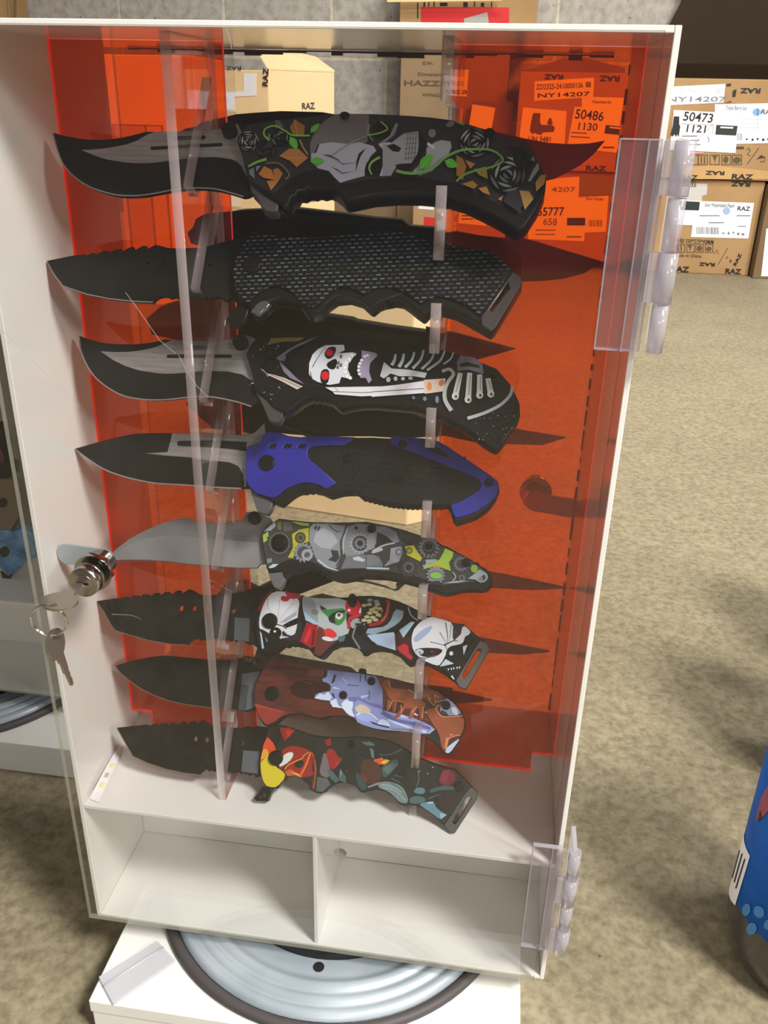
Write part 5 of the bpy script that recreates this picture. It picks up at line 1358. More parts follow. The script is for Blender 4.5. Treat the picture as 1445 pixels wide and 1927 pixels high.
P += zc(w_, [([(165, 470), (200, 280), (240, 205), (300, 260), (330, 340), (250, 430), (170, 475)], (206, 76, 44)), (sm([(165, 480), (190, 330), (240, 330), (260, 420), (330, 520), (400, 560), (435, 620), (340, 730), (270, 730), (215, 705), (178, 618)]), (206, 190, 44)), ([(163, 450), (230, 405), (170, 475)], (200, 70, 40)), (sm([(190, 330), (240, 330), (240, 400), (180, 440)]), (224, 150, 52)),
             ([(370, 110), (470, 110), (530, 140), (470, 200), (420, 250), (390, 180)], (140, 34, 34)), ([(430, 130), (510, 140), (450, 210)], (176, 52, 42)), ([(300, 110), (370, 110), (390, 240), (330, 300), (240, 200)], (38, 28, 26)),
             (sm([(380, 360), (450, 300), (560, 300), (680, 340), (720, 420), (700, 560), (740, 600), (590, 640), (420, 560), (360, 540)]), (146, 40, 34)), (sm([(400, 400), (470, 360), (515, 370), (500, 430), (420, 500), (350, 520)]), (206, 216, 210)), ([(370, 550), (430, 500), (480, 480), (400, 555)], (60, 32, 26)), (sm([(530, 460), (600, 440), (630, 480), (600, 530), (520, 520)]), (40, 32, 30)), (rib(bez([(420, 540), (470, 490), (600, 430), (620, 400), (680, 360)]), 10, 6), (226, 160, 60)), (rib(bez([(580, 600), (640, 500), (690, 380), (720, 400), (735, 480)]), 30, 8), (196, 66, 40)), (rib(bez([(590, 610), (640, 510), (690, 370)]), 8), (230, 150, 60)),
             ([(420, 570), (480, 540), (590, 600), (600, 630), (540, 605), (450, 615)], (190, 92, 46)), ([(480, 570), (560, 590), (600, 630), (540, 600)], (224, 180, 90)), (rib(bez([(720, 420), (740, 560), (715, 740)]), 36, 26), (112, 40, 32)), (rib(bez([(735, 440), (745, 560), (725, 750)]), 8), (190, 100, 60)),
             (sm([(340, 300), (500, 200), (700, 230), (760, 280), (640, 320), (480, 290), (400, 340)]), (42, 38, 32)), ([(840, 240), (900, 215), (910, 290), (860, 300)], (140, 34, 34)), (sm([(850, 340), (930, 320), (980, 420), (1030, 430), (930, 560), (870, 500)]), (150, 38, 36)), ([(960, 480), (1030, 425), (940, 530)], (176, 60, 50)), (sm([(800, 480), (840, 340), (880, 480), (900, 560), (880, 640), (780, 600)]), (112, 104, 108)),
             ([(760, 620), (870, 640), (900, 700), (820, 780), (750, 770)], (88, 92, 96)), ([(865, 535), (920, 560), (990, 650), (960, 690), (900, 640)], TEAL), ([(1000, 535), (1060, 620), (1060, 690), (985, 650)], TEAL), ([(1000, 540), (1020, 580), (1000, 640)], TEAL2), ([(1060, 550), (1080, 540), (1070, 590)], (110, 40, 36)),
             (sm([(1060, 230), (1200, 210), (1445, 240), (1445, 420), (1250, 420), (1200, 560), (1080, 520), (1000, 380)]), (34, 40, 38)), ([(1230, 250), (1370, 285), (1330, 300), (1250, 280)], (86, 112, 110)), ([(1310, 320), (1350, 340), (1350, 430), (1330, 410)], (80, 108, 106)), (sm([(1220, 460), (1300, 420), (1420, 500), (1430, 640), (1300, 710), (1210, 640)]), (76, 48, 38)), (rib(bez([(1270, 470), (1300, 560), (1260, 650)]), 12), (110, 80, 58)), ([(1210, 590), (1290, 640), (1260, 680)], (120, 44, 32)), ([(1350, 440), (1445, 420), (1445, 480), (1370, 490)], (200, 80, 40)), ([(1410, 440), (1445, 430), (1445, 480)], (212, 190, 50)),
             (sm([(1160, 560), (1240, 620), (1290, 740), (1230, 775), (1180, 700)]), (52, 72, 72)), (rib([(1290, 730), (1400, 690), (1445, 690)], 16, 30), (130, 136, 130))])
P += zc(x_, [([(140, 300), (280, 290), (330, 310), (270, 355), (150, 350)], (204, 84, 42)), (sm([(210, 330), (280, 295), (325, 310), (260, 350)]), (208, 190, 48)), (sm([(220, 380), (300, 340), (380, 280), (440, 340), (330, 450), (250, 520)]), (62, 84, 82)), ([(240, 400), (350, 330), (420, 350), (300, 470)], (84, 108, 106)), (sm([(60, 280), (220, 350), (230, 520), (120, 590), (40, 480)]), (76, 48, 40)), ([(100, 160), (140, 200), (145, 290), (115, 270)], (92, 118, 118)), ([(20, 110), (90, 90), (160, 130), (60, 140)], (80, 102, 102)), (rib(bez([(200, 240), (320, 240), (460, 180)]), 14, 20), (62, 80, 76)),
             (sm([(180, 560), (300, 540), (430, 580), (500, 650), (540, 790), (440, 790), (360, 700), (270, 640), (200, 620)]), (112, 132, 134)), (rib(bez([(220, 580), (340, 600), (480, 680)]), 10, 5), (160, 180, 180)), (rib(bez([(240, 610), (380, 650), (500, 760)]), 10, 5), (150, 172, 172)), (rib(bez([(330, 560), (430, 620), (500, 720)]), 8, 5), (60, 76, 78)), (rib([(380, 470), (470, 500)], 20, 8), (66, 90, 92)), (rib([(340, 510), (440, 560)], 12, 6), (80, 104, 104)),
             (sm([(580, 660), (640, 610), (720, 620), (720, 680), (650, 690)]), (88, 122, 130)), (sm([(540, 730), (640, 700), (740, 740), (700, 790), (600, 800), (550, 790)]), (70, 98, 104)), (sm([(650, 800), (760, 770), (820, 780), (860, 860), (970, 920), (890, 980), (800, 905), (700, 840)]), (96, 134, 150)), ([(740, 780), (810, 770), (820, 795), (760, 800)], (140, 186, 200)), ([(890, 900), (970, 920), (900, 975)], (140, 170, 192)), (sm([(760, 640), (900, 590), (1040, 600), (1100, 640), (900, 640), (780, 680)]), (60, 84, 84)), (rib(bez([(760, 740), (860, 700), (950, 700)]), 10, 4), (86, 108, 110)), (sm([(880, 480), (950, 395), (1060, 440), (1070, 540), (980, 600), (880, 570)]), (108, 36, 48)), ([(920, 420), (1000, 430), (960, 560), (900, 540)], (126, 46, 56)), (sm([(860, 700), (1060, 660), (1080, 760), (960, 900), (860, 800)]), (46, 38, 34)), (rib(bez([(640, 420), (650, 520), (620, 620)]), 10, 8), (92, 112, 114)), (ell(808, 384, 6), (210, 216, 210)), (ell(752, 456, 6), (190, 196, 190)), (ell(660, 430, 10), (120, 130, 128))])
k.hprint(P)
k.disc('pivot_screw', (460 + 325 / 5.558, 1350 + 425 / 5.558), 13.5, 0, .0022, M_black)
k.disc('handle_screw', (460 + 1122 / 5.558, 1350 + 280 / 5.558), 7, 0, .0010, M_black)
k.disc('handle_screw', (680 + 1108 / 6.0208, 1380 + 605 / 6.0208), 9, 0, .0012, M_black)

# ------------------------------------------------------------------ the rear rack, seen through the case
def rear_knife(label, blade, handle, y=.134, clip=None, bm_=None):
    px = [q for q in handle]
    c0 = at(sum(q[0] for q in px) / len(px), max(q[1] for q in px), 1, y)
    t = thing('folding_knife', label, 'knife', (c0.x, y, c0.z), (math.pi / 2, 0, 0), 'open folding knives on the rear side of the case')

    def L2(pts):
        return [((lambda p: (p.x - c0.x, p.z - c0.z))(at(u, v, 1, y))) for u, v in pts]
    plate('handle', [L2(handle)], -.012, 0, M_blackplastic, t, .0008)
    plate('blade', [L2(blade)], -.007, -.004, bm_ or mat('dark_blade', (44, 40, 38), .4), t, .0003)
    if clip:
        plate('pocket_clip', [L2(clip)], .0003, .0016, mat('clip_black', (44, 42, 42), .3, .4), t, .0004)
    return t


y_ = Zm(820, 60, 3.80)
z_ = Zm(700, 400, 4.0139)
rear_knife('black knife on the rear rack behind the rose-and-skull knife, with a curved blade',
           y_((100, 640), (640, 765), (800, 795), (950, 805), (1100, 800), (1215, 780), (1130, 880), (1040, 955), (940, 1010), (850, 1055), (700, 1090), (100, 900)),
           [(338, 248), (348, 242), (368, 238), (378, 230), (415, 222), (443, 215), (478, 212), (526, 209), (600, 211), (640, 218), (760, 230), (862, 245), (862, 290), (700, 292), (560, 288), (440, 290), (400, 262)])
rear_knife('rear rack black ridged knife just above the carbon-weave knife, with a long blade',
           z_((460, 130), (620, 145), (800, 180), (1000, 200), (1150, 205), (1250, 230), (1445, 290), (1741, 380), (1600, 470), (1445, 510), (1300, 525), (1130, 532), (400, 420)),
           [(352, 438), (362, 428), (368, 412), (380, 405), (432, 400), (450, 396), (500, 394), (560, 393), (640, 402), (700, 410), (755, 414), (770, 426), (826, 430), (826, 470), (620, 480), (440, 478), (380, 465), (358, 458)],
           clip=[(480, 408), (560, 402), (640, 409), (745, 417), (760, 424), (700, 425), (560, 414)])
rear_knife('black knife on the rear rack above the hooded skeleton knife, with a short blade',
           [(800, 618), (850, 628), (970, 660), (890, 682), (800, 690)],
           [(275, 600), (300, 578), (340, 566), (420, 566), (470, 570), (560, 572), (590, 578), (610, 595), (660, 602), (668, 606), (740, 618), (800, 626), (826, 634), (826, 680), (600, 690), (450, 668), (330, 640), (285, 630)],
           clip=[(600, 600), (640, 615), (700, 620), (790, 632), (800, 645), (640, 640)])
rear_knife('rear rack black knife with a wire clip above the blue knife',
           [(790, 798), (836, 800), (935, 805), (985, 815), (1065, 828), (1020, 842), (900, 838), (836, 824), (780, 826)],
           [(348, 760), (370, 752), (440, 745), (520, 748), (660, 758), (760, 775), (800, 790), (826, 802), (826, 822), (760, 826), (700, 822), (600, 822), (545, 818), (520, 815), (480, 826), (420, 822), (380, 790)],
           clip=[(505, 806), (540, 800), (562, 806), (582, 816), (660, 823), (690, 826), (690, 830), (580, 823), (560, 812), (540, 806)])
rear_knife('rear rack knife behind the gearwork knife, thin blade pointing right to the case wall',
           [(880, 1074), (928, 1084), (1000, 1098), (1066, 1113), (1000, 1116), (928, 1112), (880, 1110)],
           [(405, 1126), (412, 1114), (430, 1104), (455, 1104), (480, 1116), (560, 1076), (700, 1066), (800, 1064), (900, 1072), (900, 1105), (800, 1096), (640, 1090), (540, 1128), (470, 1150), (420, 1146)])
rear_knife('rear rack knife behind the clown knife, thin blade past the slotted end plate',
           [(860, 1200), (918, 1210), (980, 1222), (1034, 1233), (980, 1238), (916, 1234), (860, 1225)],
           [(480, 1160), (600, 1130), (800, 1180), (880, 1196), (880, 1228), (780, 1230), (600, 1190), (500, 1200)])
rear_knife('lowest rear rack knife behind the deer knife, short thin blade pointing right',
           [(800, 1300), (870, 1312), (925, 1325), (870, 1330), (800, 1330)],
           [(500, 1270), (620, 1275), (760, 1300), (850, 1310), (850, 1335), (740, 1335), (620, 1325), (510, 1320)])

# ------------------------------------------------------------------ the neighbouring case on the left
NX, NY = -.476, .2505
n_case = thing('display_case', 'second white acrylic knife case at the left edge, behind the near case', 'display case', (NX + .17, NY + .08, 0))
shell(n_case, NX, NY)
wbox('partition', (NX + .0031, NY + .085, .0031), (NX + W - .0031, NY + .088, .1089), M_white, n_case, .0003)
wbox('rear_panel', (NX + .0031, NY + D - .003, .1122), (NX + W - .0031, NY + D, H - .0032), mat('grey_acrylic', (120, 112, 104), .4), n_case, .0003)
nb = bmesh.new()
add_box(nb, (NX - .003, NY - .0052, .0035), (NX + W - .004, NY - .0012, H - .0025))
nb.normal_update()
for f in nb.faces:
    f.material_index = 0 if abs(f.normal.y) > .5 else 1
wmesh('door', nb, [M_clear, M_dooredge], n_case)
plinth('white plinth at the left edge, under the second case', NX + .012, NX + .365, NY - .054, NY + .235)
turntable('round grey steel turntable at the left edge, under the second case', NX + .180, NY + .074, .148)

KYN = NY + .045


def side_knife(label, handle, blade, hm, extras=()):
    c0 = at(sum(q[0] for q in handle) / len(handle), max(q[1] for q in handle), 1, KYN)
    t = thing('folding_knife', label, 'knife', (c0.x, KYN, c0.z), (math.pi / 2, 0, 0))

    def L2(pts):
        return [((lambda p: (p.x - c0.x, p.z - c0.z))(at(u, v, 1, KYN))) for u, v in pts]
    plate('handle', [L2(handle)], -.012, 0, hm, t, .0008)
    if blade:
        plate('blade', [L2(blade)], -.008, -.004, M_bladeblack, t, .0003)
    for nm, pts, m in extras:
        plate(nm, [L2(pts)], -.001, .0012, m, t, .0003)
    return t


BLUEH = noisy('blue_marbled_handle', (40, 92, 150), (110, 170, 210), 55, rough=.35, detail=8)
side_knife('blue marbled knife in the second case at the left edge',
           [(-60, 1010), (-10, 1002), (6, 994), (22, 1000), (42, 996), (60, 1004), (70, 1030), (62, 1052), (45, 1058), (34, 1070), (26, 1080), (14, 1082), (4, 1072), (-10, 1060), (-60, 1056)], None, BLUEH,
           [('pivot_screw', ell(9, 1038, 9, 10), M_black), ('flipper_tab', [(2, 1074), (14, 1084), (24, 1080), (18, 1092), (12, 1096), (6, 1090)], M_black)])
side_knife('knife with a taupe plate in the second case, above the blue marbled one',
           [(-60, 900), (20, 902), (40, 930), (34, 972), (20, 1000), (2, 998), (-60, 985)], None, mat('taupe_plate', (112, 100, 84), .5),
           [('pivot_screw', ell(6, 946, 8, 9), M_black)])
side_knife('purple and black knife highest in the second case at the left edge',
           [(-60, 800), (-4, 800), (10, 830), (12, 868), (26, 876), (24, 896), (4, 900), (-60, 890)], None, M_blackplastic,
           [('purple_inlay', [(-30, 840), (-2, 838), (9, 856), (8, 870), (-30, 872)], mat('purple_print', (92, 30, 66), .4))])

# ------------------------------------------------------------------ cartons by the wall


class Face:
    def __init__(s, P0, Dv):
        s.P0 = Vector(P0); s.D = Vector(Dv).normalized(); s.Z = Vector((0, 0, 1)); s.N = s.D.cross(s.Z)

    def hit(s, u, v, off=0.0):
        d = ray(u, v)
        p0 = s.P0 + s.N * off
        return CAM + d * ((p0 - CAM).dot(s.N) / d.dot(s.N))


def prism(name, foot, z0, z1, m, parent, bev=.004):
    bm = bmesh.new()
    lo_ = [bm.verts.new((p[0], p[1], z0)) for p in foot]
    hi_ = [bm.verts.new((p[0], p[1], z1)) for p in foot]
    bm.faces.new(lo_[::-1]); bm.faces.new(hi_)
    n = len(foot)
    for i in range(n):
        bm.faces.new((lo_[i], lo_[(i + 1) % n], hi_[(i + 1) % n], hi_[i]))
    return bevel(wmesh(name, bm, m, parent), bev)


def carton(label, P0, Dv, w, dep, z0, z1, m, group=None):
    """box whose visible face starts at P0 and runs along Dv for w; dep goes away from the camera"""
    P0 = Vector((P0[0], P0[1], 0)); Dv = Vector((Dv[0], Dv[1], 0)).normalized()
    back = Vector((-Dv.y, Dv.x, 0)) * dep
    foot = [P0, P0 + Dv * w, P0 + Dv * w + back, P0 + back]
    cc = sum(foot, Vector()) / 4
    t = thing('carton', label, 'cardboard box', (cc.x, cc.y, z0), group=group)
    prism('body', foot, z0, z1, m, t)
    return t, Face((P0.x, P0.y, z0), Dv)


def sheet(name, F, px, m, parent, off=.0015, th=.0008):
    bm = bmesh.new()
    p = [F.hit(u, v, off) for u, v in px]
    q = [a - F.N * th for a in p]
    A_ = [bm.verts.new(a) for a in p]; B_ = [bm.verts.new(a) for a in q]
    bm.faces.new(A_); bm.faces.new(B_[::-1])
    n = len(p)
    for i in range(n):
        bm.faces.new((A_[i], A_[(i + 1) % n], B_[(i + 1) % n], B_[i]))
    o = mesh_obj(name, bm, m)
    return wlink(o, parent)


def words(F, body, u, v, hpx, m, parent, rot=0, sx=1.0, off=.0026, bold=0.012, wpx=None):
    """lettering standing on face F at the photo position u, v"""
    c0 = F.hit(u, v, off)
    mpp = (F.hit(u, v + 1, off) - c0).length
    size = hpx * mpp / .72
    me = text_mesh(body, size, 1.0, bold * size)
    xs = [q.co.x for q in me.vertices]
    if wpx and xs:
        mp = (F.hit(u + 1, v, off) - c0).length
        sx = wpx * mp / (max(xs) - min(xs))
    c_, s_ = math.cos(math.radians(rot)), math.sin(math.radians(rot))
    M = Matrix.Translation(c0) @ Matrix((F.D, F.Z, F.N)).transposed().to_4x4() @ Matrix.Rotation(math.radians(rot), 4, 'Z') @ Matrix.Diagonal((sx, 1, 1, 1))
    me.transform(M)
    me.materials.append(m)
    o = bpy.data.objects.new('lettering', me)
    me.name = 'lettering'
    link(o)
    return wlink(o, parent)


def bars(F, u0, v0, u1, v1, n, parent, seed=1, m=None, dv=0.0, name='barcode'):
    """bar pattern between the corners (dv = slope in px over the width)"""
    rnd = random.Random(seed)
    bm = bmesh.new()
    u = u0
    step = (u1 - u0) / n
    for i in range(n):
        w = step * rnd.uniform(.3, .75)
        s = dv * (u - u0) / (u1 - u0)
        bm.faces.new([bm.verts.new(F.hit(a, b, .0026)) for a, b in ((u, v0 + s), (u, v1 + s), (u + w, v1 + s), (u + w, v0 + s))])
        u += step
    return wlink(mesh_obj(name, bm, m or M_ink), parent)


SPLIT = {'handling_marks': 'handling_mark', 'printed_lines': 'printed_line', 'handling_mark_frame': 'mark_frame_line', 'pen_marks': 'pen_stroke', 'tape_print': 'tape_print', 'dark_print': 'dark_print', 'faded_code': 'faded_code'}


def patches(name, F, polys, m, parent, off=.0026):
    if name in SPLIT and len(polys) > 1:
        for p in polys:
            patches(SPLIT[name], F, [p], m, parent, off)
        return
    bm = bmesh.new()
    for p in polys:
        f = bm.faces.new([bm.verts.new(F.hit(u, v, off)) for u, v in p])
    bm.normal_update()
    bmesh.ops.triangulate(bm, faces=bm.faces[:], ngon_method='EAR_CLIP')
    return wlink(mesh_obj(name, bm, m), parent)


def rpx(u0, v0, u1, v1, dv=0.0):
    return [(u0, v0), (u0, v1), (u1, v1 + dv), (u1, v0 + dv)]


def box_px(label, u0, u1, vtop, vbot, Y, dep, m, um=None, group=None):
    """carton with its front in the plane y = Y, sides and top read off the photograph"""
    vm = (vtop + vbot) / 2
    x0, x1 = at(u0, vm, 1, Y).x, at(u1, vm, 1, Y).x
    um = (u0 + u1) / 2
    z1 = at(um, vtop, 1, Y).z
    z0 = at(um, vbot, 1, Y).z
    return carton(label, (x0, Y), (1, 0), x1 - x0, dep, max(z0, FLOOR), z1, m, group)


# right-hand stack: lower carton
YB = 3.58
ZS = at(1340, 338, 1, YB).z
t, F = box_px('lower carton of the stack at the right, with the sour watermelon peach label', 1222, 1424, 338, 520, YB, .21, M_card)
lower_x1 = at(1424, 430, 1, YB).x
sheet('label', F, [(1268, 343), (1331, 346), (1330, 366), (1321, 369), (1319, 420), (1266, 424), (1262, 400)], mat('grey_paper', (196, 192, 188), .5), t)
lb = sheet('label', F, [(1304, 378), (1419, 382), (1408, 449), (1300, 446), (1303, 424), (1276, 423), (1278, 378)], M_paper, t, .002)
patches('dark_panel', F, [[(1279, 378), (1317, 380), (1315, 396), (1278, 395)]], M_greenink, lb)
words(F, '00035', 1297, 348, 8, M_brownink, t)
words(F, 'Sour Watermelon Peach', 1354, 386.5, 7, M_greyink, lb, rot=0, wpx=56, bold=.02)
words(F, 'RAZ', 1399, 393, 8, M_ink, lb, wpx=24, bold=.02)
patches('round_stamp', F, [ell(1367, 397, 7, 7)], mat('pale_blue_ink', (160, 180, 220), .5), lb)
bars(F, 1310, 427, 1354, 440, 16, lb, 3, M_greyink, 1)
patches('printed_lines', F, [rpx(1316, 405, 1354, 407, 0), rpx(1333, 418, 1362, 420), rpx(1386, 405, 1412, 407), rpx(1388, 425, 1404, 426.5)], M_greyink, lb)
patches('handling_marks', F, [ell(1361, 439, 2, 2), ell(1371, 439, 2, 2.6), [(1378, 436), (1382, 436), (1380, 442)], ell(1389, 440, 2.6, 2.4), ell(1398, 441, 3, 2.4)], M_greyink, lb)
words(F, 'MEJI 330*275*40MM', 1308, 454, 7, M_brownink, t, wpx=70)
words(F, 'Made in China', 1294, 481, 5.5, M_brownink, t, wpx=52)
for u0 in (1274, 1292, 1309, 1327):
    patches('handling_mark_frame', F, [rpx(u0, 459, u0 + 15, 460), rpx(u0, 474, u0 + 15, 475), rpx(u0, 459, u0 + 1, 475), rpx(u0 + 14, 459, u0 + 15, 475)], M_brownink, t)
patches('handling_marks', F, [rpx(1276, 461, 1278, 472), rpx(1281, 461, 1283, 472), [(1294, 461), (1303, 461), (1300, 467), (1299, 473), (1298, 467)], ell(1316.5, 467, 5, 5), ell(1334, 468, 5, 4)], M_brownink, t)
words(F, 'RAZ', 1279, 507, 10, M_ink, t, wpx=34, bold=.03)
words(F, 'RAZ', 1331, 497, 6, M_ink, t, rot=180, wpx=30, bold=.03)
words(F, 'RAZ', 1379, 511, 9, M_ink, t, wpx=30, bold=.03)
words(F, 'RAZ', 1388, 489, 6, M_ink, t, rot=72, wpx=24, bold=.03)
words(F, 'RAZ', 1395, 346, 8, M_ink, t, rot=180, wpx=36, bold=.03)
patches('pen_marks', F, [rib([(1351, 498), (1370, 466)], 1), rib([(1344, 478), (1349, 469), (1352, 478)], 1), rib([(1366, 487), (1368, 482), (1370, 486)], 1), ell(1375, 491, 2, 3)], M_brownink, t)
patches('pink_border', F, [[(1275, 424), (1278, 424), (1270, 482), (1266, 482)]], M_pink, t)

# right-hand stack: upper carton
t, F = box_px('upper carton of the stack at the right, with the 50473 and 1121 labels', 1206, 1500, 148, 338, YB - .02, .22, M_card)
l1 = sheet('label', F, [(1262, 163), (1365, 158), (1361, 193), (1258, 198)], M_paper, t)
words(F, 'NY14207', 1309, 187, 9.5, M_greyink, l1, wpx=112, sx=1.5, rot=1)
patches('faded_code', F, [rib([(1270, 174), (1278, 166), (1286, 175)], 1), rib([(1296, 168), (1312, 176)], 1), rib([(1318, 174), (1330, 167), (1338, 174)], 1)] + [rpx(1347, 164, 1358, 174)], mat('pale_grey_ink', (205, 205, 210), .5), l1)
l2 = sheet('label', F, [(1363, 196), (1500, 193), (1500, 268), (1345, 272), (1345, 196)], mat('bluish_paper', (226, 230, 240), .5), t, .002)
words(F, 'Triple Berry Ice', 1385, 203.5, 8, M_greyink, l2, wpx=40)
patches('round_stamp', F, [ell(1424, 211, 8, 7)], M_blueink, l2)
words(F, 'RAZ', 1445, 211, 9, M_ink, l2, wpx=26)
patches('printed_lines', F, [rpx(1394, 224, 1445, 225), rpx(1394, 232, 1430, 233), rpx(1390, 240, 1428, 241), rpx(1425, 196, 1426, 250), rpx(1400, 215, 1401, 230), rpx(1445, 230, 1460, 246)], mat('pale_grey_ink', (205, 205, 210), .5), l2)
bars(F, 1387, 251, 1398, 264, 4, l2, 4, M_greyink)
patches('handling_marks', F, [ell(1405, 262, 2, 1.5), ell(1416, 263, 2, 2.4), [(1423, 260), (1428, 260), (1425.5, 265)], ell(1436, 263, 2.6, 2.4), ell(1446, 262, 2.5, 2.5)], M_ink, l2)
l3 = sheet('label', F, [(1268, 207), (1343, 211), (1390, 214), (1384, 288), (1260, 282)], M_paper, t, .003)
words(F, '50473', 1314, 221.5, 17, M_ink, l3, wpx=56, rot=-3, off=.0042)
words(F, '1121', 1310, 243, 13.5, M_ink, l3, wpx=36, rot=-1, off=.0042)
patches('dark_panel', F, [[(1348, 235), (1388, 237), (1385, 255), (1346, 253)]], M_greenink, l3, .0042)
patches('panel_title', F, [[(1356, 238), (1380, 239), (1379, 242), (1355, 241)]], M_paper, l3, .0046)
patches('printed_lines', F, [rpx(1283, 255, 1312, 257), rpx(1299, 263, 1316, 265), rpx(1297, 271, 1318, 273), rib([(1281, 233), (1342, 235)], .7), rib([(1342, 235), (1340, 253)], .7)], M_greyink, l3, .0042)
patches('pen_marks', F, [rib([(1306, 270), (1342, 233)], .8)], mat('pink_pen', (200, 120, 150), .5), l3, .0044)
patches('pen_arrow', F, [rib([(1331, 257), (1334, 262), (1333, 268)], 1)], mat('blue_pen', (70, 70, 160), .5), l3, .0044)
bars(F, 1342, 276, 1374, 281, 9, l3, 6, M_greyink, .5)
patches('battery_mark', F, [[(1268, 219), (1278, 219), (1278, 234), (1280, 238), (1277, 258), (1274, 252), (1272, 258), (1269, 252), (1266, 257), (1262, 254), (1266, 236)]], M_ink, t, .0046)
patches('pink_border', F, [rpx(1266, 209, 1283, 213), rpx(1290, 286, 1324, 289)], M_pink, t)
words(F, 'RAZ', 1413, 170, 9, M_ink, t, rot=180, wpx=38, bold=.03)
patches('tape_print', F, [[(1367, 158), (1376, 157), (1375, 162), (1367, 162)], [(1379, 170), (1386, 168), (1384, 182), (1378, 182)], [(1362, 194), (1376, 190), (1376, 192)]], M_ink, t)
for u0 in (1296, 1314, 1336, 1358, 1378):
    patches('handling_mark_frame', F, [rpx(u0, 291, u0 + 18, 292), rpx(u0, 309, u0 + 18, 310), rpx(u0, 291, u0 + 1, 310), rpx(u0 + 17, 291, u0 + 18, 310)], M_brownink, t)
patches('handling_marks', F, [ell(1303, 301, 4, 3), rpx(1319, 294, 1321, 307), rpx(1325, 294, 1327, 307), [(1341, 293), (1350, 293), (1346, 300), (1345.5, 308), (1344.5, 300)], ell(1366, 300, 5, 6), ell(1387, 301, 7, 6)], mat('olive_ink', (84, 76, 46), .6), t)
patches('pen_marks', F, [rib([(1406, 309), (1428, 278)], 1.2), rib([(1404, 282), (1409, 278), (1412, 284), (1406, 290), (1412, 293)], 1.2), rib([(1424, 300), (1432, 292), (1428, 298), (1440, 296), (1438, 304), (1430, 304)], 1.2), rpx(1384, 276, 1400, 280)], mat('dark_pen', (70, 56, 52), .6), t)
words(F, 'RAZ', 1346, 325, 7, M_ink, t, rot=180, wpx=36, bold=.03)
words(F, 'RAZ', 1297, 334, 8, M_ink, t, wpx=30, bold=.03)
words(F, 'RAZ', 1396, 333, 9, M_ink, t, wpx=40, bold=.03)
sheet('tape', F, [(1286, 316), (1340, 311), (1445, 322), (1500, 326), (1500, 337), (1284, 337)], noisy('shiny_tape', (190, 146, 96), (204, 164, 112), 8, rough=.15, spec=.8), t, .0012)

# carton cut by the right edge
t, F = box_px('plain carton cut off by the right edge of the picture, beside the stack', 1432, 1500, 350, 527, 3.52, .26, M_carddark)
sheet('label', F, [(1442, 430), (1500, 430), (1500, 520), (1432, 520)], M_paper, t)

# second stack, seen through the orange panel
t, F = box_px('lower carton seen through the orange panel, with the 55777 label', 962, 1170, 322, 490, 3.56, .36, M_card)
l1 = sheet('label', F, [(1000, 340), (1092, 332), (1088, 372), (1145, 368), (1140, 436), (1100, 438), (1099, 454), (993, 450)], M_paper, t)
words(F, '4207', 1060, 357, 9, M_greyink, l1, wpx=46, rot=2)
patches('dark_panel', F, [rpx(1090, 332, 1155, 366, 2)], M_greyink, l1)
words(F, '55777', 1036, 399, 16, M_ink, l1, wpx=50, rot=3)
words(F, '658', 1035, 418, 13, M_greyink, l1, wpx=26)
patches('dark_panel', F, [rpx(1067, 410, 1101, 424, 0)], M_greenink, l1, .003)
words(F, 'Sour Grape', 1119, 374, 6, M_greyink, l1, wpx=32)
bars(F, 1108, 414, 1134, 426, 10, l1, 8, M_greyink)
patches('printed_lines', F, [rpx(1008, 432, 1046, 434), rpx(1008, 440, 1044, 442), rpx(1066, 444, 1094, 447)], M_greyink, l1)
t, F = box_px('upper carton seen through the orange panel, with the 50486 and 1130 labels', 972, 1176, 136, 322, 3.54, .38, M_card)
l1 = sheet('label', F, [(1006, 153), (1118, 146), (1116, 183), (1005, 190)], M_paper, t)
words(F, 'ZD2325-2410000106', 1053, 162.5, 10, M_brownink, l1, wpx=88, rot=3)
patches('small_code', F, [rpx(1102, 154, 1112, 164)], M_greyink, l1)
words(F, 'NY14207', 1060, 178.5, 8, M_ink, l1, wpx=98, rot=3)
l2 = sheet('label', F, [(984, 202), (1066, 209), (1062, 273), (976, 270)], M_paper, t)
patches('battery_mark', F, [[(1003, 213), (1017, 213), (1016, 230), (1019, 235), (1040, 236), (1044, 240), (1042, 248), (1022, 249), (1018, 254), (1010, 252), (1006, 250), (1001, 252), (997, 246), (999, 230)], sm([(1029, 235), (1031, 226), (1036, 220), (1039, 228), (1040, 235)])], M_brownink, l2)
words(F, 'UN 3481', 1016, 262.5, 10, M_brownink, l2, wpx=42, bold=.02)
l3 = sheet('label', F, [(1095, 182), (1174, 184), (1166, 236), (1162, 288), (1126, 284), (1068, 270), (1081, 201), (1094, 201)], M_paper, t, .002)
words(F, 'Watermelon Ice', 1132, 192, 6, M_brownink, l3, wpx=36)
words(F, '50486', 1109, 217.5, 18, M_ink, l3, wpx=54, rot=-4)
words(F, '1130', 1104.5, 239, 14, M_ink, l3, wpx=36, rot=-2)
patches('dark_panel', F, [[(1140, 235), (1167, 238), (1165, 254), (1137, 251)]], M_greenink, l3)
patches('panel_title', F, [[(1147, 238), (1167, 240), (1167, 243), (1147, 241)]], M_paper, l3, .003)
patches('printed_lines', F, [rpx(1075, 248, 1104, 250, 2), rpx(1074, 256, 1110, 258, 2), rpx(1134, 276, 1156, 279)], M_brownink, l3)
words(F, 'RAZ', 1043, 144, 9, M_ink, t, rot=180, wpx=36, bold=.03)
words(F, 'RAZ', 1148, 147, 10, M_ink, t, rot=180, wpx=38, bold=.03)
words(F, 'RAZ', 1121, 317, 9, M_ink, t, wpx=38, bold=.03)
